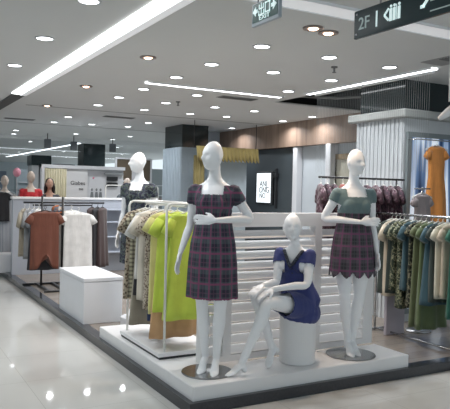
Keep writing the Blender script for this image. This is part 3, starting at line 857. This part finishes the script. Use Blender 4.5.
# colours
LIME = cloth('lime cotton', (0.56, 0.68, 0.09)); LEMON = cloth('pale lemon', (0.66, 0.62, 0.26))
TAN = cloth('tan cotton', (0.55, 0.33, 0.17)); CREAM = cloth('cream cotton', (0.62, 0.57, 0.48)); OFFW = cloth('off white cotton', (0.66, 0.65, 0.63))
LEO = patterned('brown leopard print', [(0.05, 0.04, 0.03), (0.20, 0.15, 0.10), (0.42, 0.36, 0.28)], 42, 'leopard')
LEO2 = patterned('beige leopard print', [(0.08, 0.06, 0.05), (0.28, 0.22, 0.17), (0.50, 0.44, 0.36)], 55, 'leopard')
CHK = patterned('olive check', [(0.42, 0.40, 0.28), (0.20, 0.18, 0.13), (0.08, 0.07, 0.05)], 26, 'check')
KHAKI = cloth('khaki linen', (0.30, 0.27, 0.21)); DENIM = cloth('dark denim', (0.03, 0.05, 0.13))
BLKF = cloth('black cotton', (0.018, 0.018, 0.022)); RUST = cloth('rust cotton', (0.135, 0.042, 0.024)); LACE = cloth('white lace', (0.62, 0.61, 0.60), .25)
DBR = cloth('dark brown cotton', (0.05, 0.03, 0.03)); GREYC = cloth('grey cotton', (0.26, 0.27, 0.28)); STRP = patterned('grey stripe', [(0.50, 0.51, 0.53), (0.22, 0.25, 0.30)], 40, 'stripe')
DKGR = cloth('dark green', (0.03, 0.045, 0.04)); CAMO = patterned('camouflage leaf print', [(0.02, 0.032, 0.02), (0.07, 0.085, 0.045), (0.27, 0.27, 0.18), (0.04, 0.055, 0.04)], 26)
SAGE = cloth('sage green', (0.12, 0.145, 0.075)); OLIVE = cloth('olive green', (0.10, 0.14, 0.065)); PETROL = cloth('petrol blue', (0.035, 0.085, 0.11)); TEALG = cloth('teal green', (0.03, 0.14, 0.10))
BEIGE = cloth('beige', (0.50, 0.44, 0.35)); IVORY = cloth('ivory', (0.55, 0.54, 0.45)); PLUM = patterned('plum floral print', [(0.025, 0.013, 0.022), (0.065, 0.025, 0.045), (0.12, 0.07, 0.085), (0.02, 0.012, 0.02)], 24)
PLUM2 = patterned('plum and grey floral print', [(0.04, 0.017, 0.025), (0.09, 0.04, 0.06), (0.18, 0.15, 0.16)], 20); DPRT = patterned('black leaf print', [(0.012, 0.014, 0.012), (0.05, 0.06, 0.04), (0.22, 0.21, 0.15)], 34)
ORANGE = cloth('orange cotton', (0.62, 0.24, 0.055)); BLUEC = cloth('mid blue', (0.06, 0.13, 0.28))

# --- white rack
rk = empty('clothes_rack', (2.04, 4.71, PZ), label='white square-framed clothes rack on the platform holding the lime dress', cat='clothes rack')
MB().box(.01, .46, .01, .92, 0, .02).build('plinth', BLACK, rk)
MB().rbox(0, .47, 0, .93, .02, .055, .004).build('base', WHITE, rk)
TP = 1.475 - PZ
for nm, y in (('front', .03), ('back', .90)):
    g = MB(); r = .04
    g.tube([(.062, y, .05), (.062, y, TP - r), (.062 + r * .3, y, TP - r * .3), (.062 + r, y, TP), (.44 - r, y, TP), (.44 - r * .3, y, TP - r * .3), (.44, y, TP - r), (.44, y, .05)], .011, 10)
    g.build('post_frame', RAILW, rk, True)
MB().tube([(.10, .03, TP), (.10, .9, TP)], .009, 8).tube([(.40, .03, TP), (.40, .9, TP)], .009, 8).build('side_rails', RAILW, rk, True)
MB().tube([(.235, .03, TP - .02), (.235, .90, TP - .02)], .011, 10).build('hanging_rail', RAILW, rk, True)
RX, RZ = 2.275, 1.455
A = 0.0
hung(RX + .06, 4.80, RZ, .06, .90, LIME, 'bright lime green short-sleeved dress, foremost on the white rack', 'dress', sw=.185, hw=.25, sleeve=.14, puff=-.006, depth=.045)
hung(RX - .02, 4.87, RZ, .1, .84, LIME, 'lime green dress directly behind the foremost lime dress on the white rack', 'dress', sw=.195, hw=.22, sleeve=.15, puff=-.006)
hung(RX + .01, 4.93, RZ, .05, 1.08, TAN, 'long tan dress reaching lowest, its hem showing under the lime dresses', 'dress', sw=.18, hw=.24, sleeve=0)
hung(RX - .03, 4.99, RZ, .06, .88, LEMON, 'pale lemon yellow top just behind the lime dresses', 'top', 'hanging_garment', sw=.195, hw=.19, sleeve=.13)
hung(RX - .01, 5.05, RZ, .02, .80, DPRT, 'black printed dress between lemon top and beige leopard blouse', 'dress', sw=.18, hw=.19, sleeve=.1)
hung(RX - .03, 5.11, RZ, .05, .86, LEO2, 'beige and brown leopard print blouse in the middle of the white rack', 'blouse', 'hanging_blouse', sw=.20, hw=.20, sleeve=.15)
hung(RX + .0, 5.17, RZ, .02, .98, DENIM, 'dark blue garment whose hem shows low between the leopard blouses', 'dress', sw=.17, hw=.15, sleeve=0)
hung(RX - .04, 5.24, RZ, .06, .80, CREAM, 'cream short-sleeved blouse behind the beige leopard blouse', 'blouse', 'hanging_blouse', sw=.20, hw=.19, sleeve=.17)
hung(RX - .03, 5.31, RZ, .04, .62, OFFW, 'off white blouse with wide sleeves toward the back of the white rack', 'blouse', 'hanging_blouse', sw=.20, hw=.20, sleeve=.2)
hung(RX - .01, 5.37, RZ, .0, .78, BLKF, 'black dress behind the off white blouse on the white rack', 'dress', sw=.18, hw=.20, sleeve=.08)
hung(RX - .0, 5.43, RZ, .0, 1.06, KHAKI, 'long khaki grey dress hanging to the base at the back of the white rack', 'dress', sw=.17, hw=.24, sleeve=0)
hung(RX - .02, 5.49, RZ, .03, .82, CHK, 'olive checked tunic second from the back of the white rack', 'tunic', 'hanging_tunic', sw=.19, hw=.20, sleeve=.12)
hung(RX - .03, 5.56, RZ, .06, .84, LEO, 'dark brown leopard print tunic at the back end of the white rack', 'tunic', 'hanging_tunic', sw=.20, hw=.21, sleeve=.17)

# --- right rack
rr = empty('clothes_rack', (4.85, 4.55, .08), label='long steel clothes rack on the right full of green and blue garments', cat='clothes rack')
MB().tube([(0, -1.0, 1.30), (0, .72, 1.30)], .013, 10).build('hanging_rail', STEEL, rr, True)
for q in (.66, -.9): MB().tube([(.0, q, 0), (.0, q, 1.30)], .012, 10).build('post', STEEL, rr, True)
MB().tube([(-.25, .66, .02), (.25, .66, .02)], .013, 8).tube([(-.25, -.9, .02), (.25, -.9, .02)], .013, 8).tube([(0, -.9, .03), (0, .66, .03)], .012, 8).build('foot_bars', STEEL, rr, True)
hz = 1.375
RG = [
 (4.99, .78, DKGR, 'dark green top at the far left end of the right rack', 'top', .10, .18),
 (4.93, .80, BEIGE, 'beige top with pale shoulders, second from the left end of the right rack', 'top', .16, .18),
 (4.87, .76, DKGR, 'very dark green dress right after the beige top', 'dress', .10, .19),
 (4.81, .72, CAMO, 'camouflage leaf print blouse with large pale leaves on the right rack', 'blouse', .14, .20),
 (4.74, .90, CAMO, 'long camouflage leaf print dress hanging lower than its neighbouring blouse', 'dress', .12, .17),
 (4.66, .70, PETROL, 'petrol blue top beside the camouflage prints', 'top', .13, .19),
 (4.58, .86, DPRT, 'black dress with small leaf print between the petrol top and the sage dress', 'dress', .08, .18),
 (4.51, 1.04, SAGE, 'long pale sage green dress, longest on the right rack', 'dress', .08, .22),
 (4.43, 1.05, OLIVE, 'long olive green dress beside the sage dress', 'dress', .10, .22),
 (4.36, .80, PETROL, 'petrol blue tunic with wide hem in front of the olive dress', 'tunic', .13, .22),
 (4.30, .76, DKGR, 'dark teal lace tunic between petrol tunic and ivory dress', 'tunic', .1, .20),
 (4.24, .72, IVORY, 'ivory dress right of the petrol tunic', 'dress', .10, .17),
 (4.16, .70, BEIGE, 'cream long dress near the right edge of the photo', 'dress', .10, .19),
 (4.06, .88, TEALG, 'bright teal green dress at the right edge of the photo', 'dress', .10, .20),
 (3.98, .98, BLUEC, 'mid blue dress cut off by the right edge', 'dress', .10, .20),
]
for y, L, mt, lb, ct, sl, hw in RG:
    hung(4.85, y, hz, .08, L, mt, lb, ct, 'hanging_garment' if ct == 'top' else 'hanging_' + ct, sw=.19, hw=hw, sleeve=sl, depth=.04)
MB().rbox(-.17, .10, -.02, .02, 0, .42, .006).build('display_board', plain('mauve board', (.36, .33, .38), .5), loc=(4.95, 4.98, .08), label='pale mauve board standing on the floor under the right rack', cat='board')

# --- plum rack behind the partition
pr = empty('clothes_rack', (4.75, 5.35, .08), label='clothes rack behind the louvred partition holding the plum floral garments', cat='clothes rack')
MB().tube([(-.62, 0, 1.68), (.62, 0, 1.68)], .012, 10).build('hanging_rail', BLACKM, pr, True)
for q in (-.15, .5): MB().tube([(q, 0, 0), (q, 0, 1.68)], .010, 10).build('post', BLACKM, pr, True)
PG = [(-.50, PLUM2, 'grey and plum floral blouse at the left end of the plum rack'), (-.42, PLUM, 'dark plum floral top second from the left end of the plum rack'),
      (-.33, PLUM, 'dark plum top just left of the teal mannequin sleeve'), (-.22, cloth('brick red', (.25, .06, .04)), 'brick red top seen behind the arm of the teal dress mannequin'),
      (-.05, PLUM2, 'plum floral top hidden behind the teal dress mannequin'), (.10, PLUM, 'plum blouse right behind the right mannequin head level'),
      (.22, PLUM2, 'plum and grey floral top between mannequin and ribbed column'), (.33, PLUM, 'dark plum floral blouse in front of the ribbed column'),
      (.43, PLUM2, 'plum and grey blouse before the column corner'), (.52, PLUM, 'dark plum blouse at the right end of the plum rack')]
for dx, mt, lb in PG:
    hung(4.70 + dx * 1.08, 5.35, 1.74, PI / 2 - .5, .60, mt, lb, 'top', 'hanging_garment', sw=.19, hw=.20, sleeve=.15, dark=False)
# orange dress in front of the streaked panel
hung(5.77, 5.24, 2.225, .0, 1.15, ORANGE, 'long orange dress with short sleeves hanging before the streaked panel', 'dress', sw=.145, hw=.18, sleeve=.10, waist=.115, depth=.05, neck=.07)
MB().tube([(-.4, 0, 0), (.42, 0, 0)], .008, 8).tube([(-.38, 0, 0), (-.38, .13, 0)], .008, 8).tube([(.4, 0, 0), (.4, .13, 0)], .008, 8).build('wall_rail', STEEL, None, True, (5.83, 5.24, 2.235), label='short steel rail on the column carrying the orange dress', cat='rail')
hung(5.28, 4.98, 1.66, .15, .42, cloth('mauve grey', (.28, .24, .25)), 'mauve grey top hanging alone left of the orange dress', 'top', 'hanging_garment', sw=.15, hw=.14, sleeve=.08)
MB().tube([(-.12, 0, 0), (.12, 0, 0)], .008, 8).tube([(0, 0, -1.58), (0, 0, 0)], .01, 8).cyl((0, 0), .14, -1.58, -1.565, 24).build('garment_stand', STEEL, None, True, (5.28, 4.98, 1.66), label='thin steel stand carrying the mauve grey top', cat='stand')

# --- left black rack
lr = empty('clothes_rack', (2.5, 9.45, .08), label='black metal clothes rack on the left with rust top and white blouse', cat='clothes rack')
MB().tube([(-.60, 0, 1.265), (.62, 0, 1.265)], .014, 10).tube([(-.42, .22, 1.22), (.5, .22, 1.22)], .012, 8).build('hanging_rail', BLACKM, lr, True)
MB().tube([(-.33, 0, 0), (-.33, 0, 1.37)], .016, 10).build('post', BLACKM, lr, True)
MB().tube([(-.10, -.3, 0), (-.10, -.3, 1.36)], .018, 10).build('post', BLACKM, lr, True)
MB().rbox(-.55, .1, .25, .29, 0, .03, .004).rbox(-.4, .2, -.52, -.48, 0, .03, .004).rbox(-.35, -.31, -.5, .3, 0, .03, .004).rbox(-.12, -.08, -.5, .3, 0, .03, .004).build('foot_bars', BLACKM, lr)
hung(2.12, 9.14, 1.28, .05, .84, BLKF, 'black slip showing under the rust top on the left rack', 'top', 'hanging_garment', sw=.20, hw=.225, sleeve=0, dark=True)
hung(2.12, 9.03, 1.29, .0, .83, RUST, 'rust brown short-sleeved top facing out on the left rack', 'top', 'hanging_garment', sw=.215, hw=.205, sleeve=.13, vneck=.07, split_hem=.22, dark=True)
hung(2.60, 9.05, 1.27, .05, .86, LACE, 'white lace blouse facing out on the left rack', 'blouse', 'hanging_blouse', sw=.225, hw=.22, sleeve=.12, vneck=.07)
hung(2.54, 9.20, 1.29, .05, .82, OFFW, 'off white top tucked behind the white lace blouse', 'top', 'hanging_garment', sw=.20, hw=.20, sleeve=.10)
for i, (x, mt, lb, L) in enumerate([(1.98, KHAKI, 'olive grey shirt at the left end of the left rack', .66), (2.05, GREYC, 'grey shirt second from the left end of the left rack', .70),
                                    (2.12, STRP, 'grey striped shirt beside the grey shirt on the left rack', .74), (2.19, OFFW, 'white shirt just behind the rust top', .70)]):
    hung(x - .03, 9.62, 1.30, PI / 2 - .55, L + .04, mt, lb, 'shirt', 'hanging_shirt', sw=.19, hw=.19, sleeve=.22)
for x, mt, lb in [(2.93, DBR, 'dark brown dress right after the white lace blouse'), (3.02, BLKF, 'black dress between the two dark brown dresses'), (3.10, DBR, 'dark brown dress at the right end of the left rack')]:
    hung(x, 9.46, 1.33, PI / 2 - .7, .92, mt, lb, 'dress', sw=.18, hw=.19, sleeve=0, dark=True)
g = MB(); g.ball((0, 0, 0), .085, .07, .07, 20, 12); g.tube([(-.12, 0, -.03), (0, -.03, -.045), (.12, 0, -.03)], [(.02, .01), (.07, .012), (.02, .01)], 10)
g.build('cloth_cap', patterned('orange and blue print', [(.35, .12, .05), (.12, .16, .22), (.5, .42, .35)], 12), None, True, (2.33, 9.2, 1.34 - .09), label='small orange and blue printed cap hanging between rust and white tops', cat='cap')

# ------------------------------------------------------------------ low wall and back area
WLOW = plain('grey white laminate', (0.40, 0.42, 0.47), 0.45, var=.03)
lw = empty('low_partition', (2.02, 10.9, .08), label='low white partition wall behind the left rack', cat='partition')
MB().box(0, 2.6, 0, .12, 0, 1.28).build('panel', WLOW, lw)
MB().rbox(-.02, 2.62, -.02, .14, 1.28, 1.32, .006).build('cap', WHITE, lw)
SH = plain('blue grey shelf', (.40, .44, .52), .35)
for z in (.35, .62, .88, 1.1): MB().rbox(1.3, 2.6, -.26, 0, z, z + .025, .004).build('shelf', SH, lw)
# fitting room: booth, drape and valance
GOLD = cloth('gold satin', (0.30, 0.235, 0.085)); GOLD2 = cloth('gold satin dark', (0.20, 0.16, 0.06))
g = MB(); nn = 160; rings = []
for z, o, dz in ((0, 0, 0), (-.05, .004, 0), (-.14, .012, 0), (-.27, .028, 1)):
    fr_ = [];
    for j in range(nn + 1):
        u = j / nn; x = u * 1.42
        yv = -.02 - o * (1 + math.cos(2 * PI * u * 17))
        zz = z + (dz * -.03 * math.cos(2 * PI * u * 17))
        fr_.append((x, yv, zz))
    rings.append(fr_)
g.ring_loft(rings, cap=False, closed=False)
v = g.build('valance', GOLD, None, True, (5.46, 10.98, 2.44), label='pleated gold valance hanging above the fitting room, behind the left mannequin head', cat='valance')
v.modifiers.new('t', 'SOLIDIFY').thickness = .008
g = MB(); rings = []
for k in range(20):
    q = k / 19; z = -.0 - q * 2.05; wv = .11 - .045 * math.exp(-((q - .6) / .15) ** 2)
    rings.append([(wv * math.cos(a) * (1 + .12 * math.cos(7 * a)), .055 * math.sin(a) * (1 + .25 * math.cos(7 * a)), z) for a in [2 * PI * j / 56 for j in range(56)]])
g.ring_loft(rings); g.build('drape', GOLD2, None, True, (5.60, 11.1, 2.26), label='gathered gold drape hanging at the left end of the valance', cat='curtain')
MB().tube([(-.02, 0, 0), (1.45, 0, 0)], .015, 10).tube([(0, 0, 0), (0, 0, CH - 2.43)], .008, 8).tube([(1.43, 0, 0), (1.43, 0, CH - 2.43)], .008, 8).build('curtain_pole', BLACKM, None, True, (5.46, 11.06, 2.43), label='dark pole carrying the gold valance', cat='curtain pole')
MB().box(0, .9, 0, .06, 0, 2.10).build('booth_panel', plain('booth panel', (.40, .46, .50), .6), loc=(5.95, 11.35, .08), label='pale blue grey booth panel under the gold valance', cat='panel')
# backlit sign
t = empty('backlit_sign', (7.215, 11.16, 1.65), label='glowing white lettered sign on the charcoal panel between the two front mannequins', cat='sign')
MB().rbox(-.05, 0, -.33, .33, -.35, .35, .008).build('housing', BLACK, t)
MB().box(-.055, -.05, -.27, .27, -.31, .31).build('face', emit('sign face', (.85, .95, 1.0), 0.9), t)
for s_, z, sz, yy in (('ANJ', .08, .17, 0), ('ONG', -.05, .17, -.03), ('NO', -.17, .15, .03)):
    text(s_, sz, BLACK, t, (-.058, yy, z), ROT_SIDE)
MB().rbox(-.06, 0, -.46, -.42, -.42, .40, .004).rbox(-.08, 0, -.5, -.40, .22, .30, .004).build('bracket', BLACK, t)

# ------------------------------------------------------------------ far shop beyond the low partition
fb = empty('boutique_booth', (2.95, 13.0, .0), label='white boutique booth with lettered board beyond the low partition', cat='booth')
MB().box(0, 1.8, .10, .2, 0, 2.0).box(0, .06, -.05, .2, 0, 2.03).box(0, 1.8, -.02, .2, 1.96, 2.03).build('wall', WHITE2, fb)
MB().box(.52, .98, .02, .10, 0, 1.96).build('lettered_board', WHITE, fb)
text('Giabes', .115, BLACK, fb, (.77, .015, 1.66), ROT_FRONT)
text('sss', .085, BLACK, fb, (.84, .015, 1.54), ROT_FRONT)
g = MB()
for x in (1.10, 1.20, 1.29):
    g.tube([(x, .09, 1.15), (x, .09, 1.35), (x, .09, 1.48)], [(.03, .006), (.04, .006), (.025, .006)], 8, right=(1, 0, 0)); g.ball((x, .09, 1.53), .022, .006, .03, 8, 6)
g.build('figure_print', plain('grey print', (.22, .24, .25), .7), fb)
MB().ball((1.13, .095, 1.78), .022, .006, .022, 12, 8).build('dot', plain('pink', (.8, .25, .35), .6), fb)
for z in (1.60, 1.72 + .01): MB().rbox(1.42, 1.66, .05, .10, z, z + .09, .004).build('black_panel', BLACK, fb)
MB().rbox(1.36, 1.78, .03, .10, 1.86, 1.90, .004).build('shelf', plain('grey', (.3, .32, .33), .6), fb)
g = MB(); rings = []
for z in (0, 1.94): rings.append([(x * .44 / 60, -.02 + .02 * math.cos(x * .9), z) for x in range(61)])
g.ring_loft(rings, cap=False, closed=False); c_ = g.build('cream_curtain', plain('cream curtain', (.50, .46, .33), .8), None, True, (3.02, 12.98, 0.01), label='cream curtain in the booth behind the dark haired person', cat='curtain'); c_.modifiers.new('t', 'SOLIDIFY').thickness = .01
# wood window frames on the far right of the booth
for i, (x, lb) in enumerate(((4.95, 'brown panel in white frame right of the white booth'), (5.42, 'second brown panel in white frame, behind the navy print mannequin'))):
    t = empty('display_window', (x, 14.2, 0), label=lb, cat='display window')
    MB().box(0, .04, 0, .05, 0, 2.3).box(.42, .46, 0, .05, 0, 2.3).box(.04, .42, 0, .05, 1.72, 1.76).box(.04, .42, 0, .05, 2.26, 2.3).build('frame', WHITE2, t)
    MB().box(.04, .42, .02, .04, 1.76, 2.26).build('panel', plain('brown wood panel', (.13, .10, .07), .5), t)
    MB().box(.04, .42, .02, .04, 0, 1.72).build('lower_panel', plain('grey blue panel', (.25, .28, .3), .5), t)
# white rail with colourful folded tops beyond the low wall
t = empty('display_rail', (3.86, 11.6, .08), label='white display rail behind the low partition with colourful tops', cat='display rail')
MB().tube([(0, 0, 0), (0, 0, 1.52), (.03, 0, 1.55), (1.05, 0, 1.55), (1.08, 0, 1.52), (1.08, 0, 0)], .012, 8).build('frame', RAILW, t, True)
for i, (c, lb) in enumerate((((.04, .04, .05), 'black'), ((.12, .16, .03), 'olive green'), ((.05, .04, .08), 'dark violet'), ((.30, .10, .12), 'dull red'), ((.04, .04, .04), 'charcoal'), ((.06, .07, .10), 'slate blue'))):
    hung(4.28 + i * .10, 11.6, 1.60, PI / 2 - .4, .5, cloth('far ' + lb, c), lb + ' top hanging on the white rail beyond the low partition', 'top', 'hanging_garment', sw=.17, hw=.17, sleeve=.1)

def simple_standing(root, hyaw, mat, voxel=.010, top=None, topname='top', hem=.8, skin_arms=True):
    ar = [((.15, 0, 1.405), (.19, .03, 1.14), (.21, -.03, .91), (.05, -.2, -1), (-.7, 0, 0), -1), ((-.15, 0, 1.405), (-.19, .03, 1.14), (-.21, -.05, .91), (-.05, -.2, -1), (.7, 0, 0), 1)]
    standing(root, ar, hyaw, 0, voxel=voxel, mat=mat)
    if top:
        sk = [(hem - .92, .19, .14, 0), (.05, .185, .132, 0), (.2, .15, .11, 0), (.30, .137, .105, 0)]
        dress(root, sk, [(a[0], a[1], .13, .064, .058) for a in ar], .07, 1.39, hem, [top], [topname], None, lambda h, a: 1 + max(0, .3 - h) * .04 * math.cos(8 * a), voxel=.012)
BSKIN = plain('beige mannequin', (.62, .52, .45), .4)
t = empty('mannequin', (2.58, 12.2, .08), math.radians(-5), label='beige mannequin in bright red top beyond the low partition', cat='mannequin')
simple_standing(t, math.pi * .9, BSKIN, top=cloth('red', (.55, .03, .04)))
t = empty('mannequin', (4.50, 12.15, .0), math.radians(-30), label='pale mannequin in grey top behind the low partition, left of the navy print mannequin', cat='mannequin')
simple_standing(t, .5, BSKIN, top=cloth('slate', (.12, .14, .16)))
t = empty('mannequin', (1.98 + .30, 13.2, .0), math.radians(-10), label='mannequin in grey dress at the far left edge', cat='mannequin')
simple_standing(t, .3, BSKIN, top=cloth('grey blue', (.16, .19, .2)), topname='dress', hem=.75)
# person
SKINH = plain('skin', (.50, .30, .22), .5); HAIR = plain('dark hair', (.02, .014, .012), .45)
t = empty('person', (2.96, 12.3, .08), math.radians(-12), label='person with long dark hair standing behind the low partition', cat='person')
t.scale = (.93, .93, .93)
simple_standing(t, .15, SKINH, top=cloth('dark top', (.05, .05, .06)))
g = MB()
for a in range(0, 1):
    g.ball((0, .014, 1.70), .088, .098, .098, 20, 14); g.tube([(-.07, .03, 1.68), (-.085, .03, 1.58), (-.09, .03, 1.46)], [.03, .034, .022], 10); g.tube([(.07, .03, 1.68), (.085, .03, 1.58), (.09, .03, 1.46)], [.03, .034, .022], 10)
    g.tube([(0, .05, 1.70), (0, .075, 1.58), (0, .085, 1.43)], [(.085, .05), (.09, .04), (.07, .02)], 16, right=(1, 0, 0))
me = remeshed(g, .009, 2); me.materials.append(HAIR)
# keep the face clear of hair
keep = [p for p in me.polygons if not (p.center.y < -.035 and p.center.z < 1.735 and abs(p.center.x) < .062)]
vs = [v_.co.copy() for v_ in me.vertices]; m2_ = bpy.data.meshes.new('hair'); m2_.from_pydata(vs, [], [tuple(p.vertices) for p in keep]); m2_.materials.append(HAIR)
o = bpy.data.objects.new('hair', m2_); COL.objects.link(o); o.parent = t
so = o.modifiers.new('t', 'SOLIDIFY'); so.thickness = .01
# balloon
t = empty('balloon', (2.40, 12.6, 1.84), label='pink balloon on a stick at far left', cat='balloon')
MB().ball((0, 0, 0), .075, .075, .09, 20, 14).build('bubble', plain('pink balloon', (.75, .32, .42), .3), t, True)
MB().tube([(0, 0, -1.84), (0, 0, -.09)], .005, 6).build('stick', WHITE, t)
# far left: pleated skirt rack and low bench
t = empty('clothes_rack', (2.05, 12.1, .0), label='small rack at the far left edge with black and grey skirts', cat='clothes rack')
MB().tube([(-.3, 0, 0), (-.3, 0, 1.5), (.3, 0, 1.5), (.3, 0, 0)], .012, 8).build('frame', STEEL, t, True)
hung(2.0, 12.1, 1.52, .0, .55, BLKF, 'black top hanging at the far left edge', 'top', 'hanging_garment', sw=.19, hw=.19, sleeve=.1)
hung(2.12, 12.18, 1.50, .0, 1.15, STRP, 'long grey pleated dress hanging at the far left edge', 'dress', sw=.14, hw=.22, sleeve=0)
MB().rbox(-.3, .3, -.2, .2, .0, .32, .01).build('bench', WHITE2, loc=(2.0, 12.0 - .6, .08), label='low white bench at the far left edge behind the partition end', cat='bench')
# dark far boxes
for (x0, x1, y0, y1, z0, z1, lb) in ((5.3, 5.95, 18.0, 18.6, 2.18, 2.84, 'dark square column top seen far behind the white booth'), (3.86, 4.42, 18.2, 18.8, 2.16, 2.45, 'dark box top far behind the pink balloon'), (4.6, 5.1, 18.2, 18.8, 2.1, 2.22, 'low dark box top between the two far dark tops')):
    t = empty('far_column', ((x0 + x1) / 2, (y0 + y1) / 2, 0), label=lb, cat='column'); hx, hy = (x1 - x0) / 2, (y1 - y0) / 2
    MB().box(-hx, hx, -hy, hy, z0, z1).build('dark_top', DGLASS, t); MB().box(-hx + .02, hx - .02, -hy + .02, hy - .02, 0, z0).build('shaft', plain('grey shaft', (.35, .36, .37), .6), t)
# assorted far shop units
fu = [(2.6, 20, .9, 2.0, (.14, .18, .24), 'dark blue far shop unit with screens at the left'), (4.0, 21, 1.6, 2.1, (.36, .42, .46), 'blue grey far shop unit behind the red mannequin'),
      (6.1, 20, 1.4, 2.2, (.42, .46, .47), 'grey far shop unit right of the booth'), (7.8, 22, 2.2, 2.3, (.30, .33, .34), 'dark grey far shop unit behind the navy mannequin')]
for x, y, wd, ht, c, lb in fu:
    t = empty('shop_unit', (x, y, 0), label=lb, cat='shop unit')
    MB().box(0, wd, 0, .5, 0, ht).build('carcass', plain('unit ' + lb[:9], c, .5), t)
    for k in range(3): MB().rbox(.05, wd - .05, -.06, 0, .9 + k * .38, .93 + k * .38, .004).build('shelf', WHITE2, t)
    for k in range(4): MB().rbox(.1 + k * wd / 4.4, .1 + k * wd / 4.4 + wd * .14, -.05, 0, 1.0, 1.22, .01).build('stock', plain('stock %d' % k, ((.5, .2, .1, .35)[k], (.5, .25, .12, .3)[k], (.5, .3, .2, .3)[k]), .6), t)
t = empty('lit_screen', (2.9, 19.8, 1.86), label='small lit screen in the dark at far left', cat='screen')
MB().rbox(-.3, .3, 0, .05, -.13, .13, .008).build('casing', BLACK, t)
MB().box(-.08, -.02, -.005, 0, -.03, .03).box(.1, .2, -.005, 0, -.04, .04).build('screen', emit('screen glow', (.6, .8, 1), 2.5), t)
for x, y, lb in ((3.9, 16.5, 'dark ceiling speaker hanging in the far hall at left'), (4.7, 16.9, 'dark ceiling speaker hanging in the far hall near the far strip light'), (5.8, 16.9, 'dark ceiling speaker hanging right of the far dark column top')):
    t = empty('ceiling_speaker', (x, y, CH), label=lb, cat='speaker')
    MB().cyl((0, 0), .012, -.15, 0, 8).build('rod', BLACKM, t); MB().rbox(-.08, .08, -.06, .06, -.38, -.15, .01).build('cabinet', plain('speaker grey', (.1, .11, .12), .5), t)
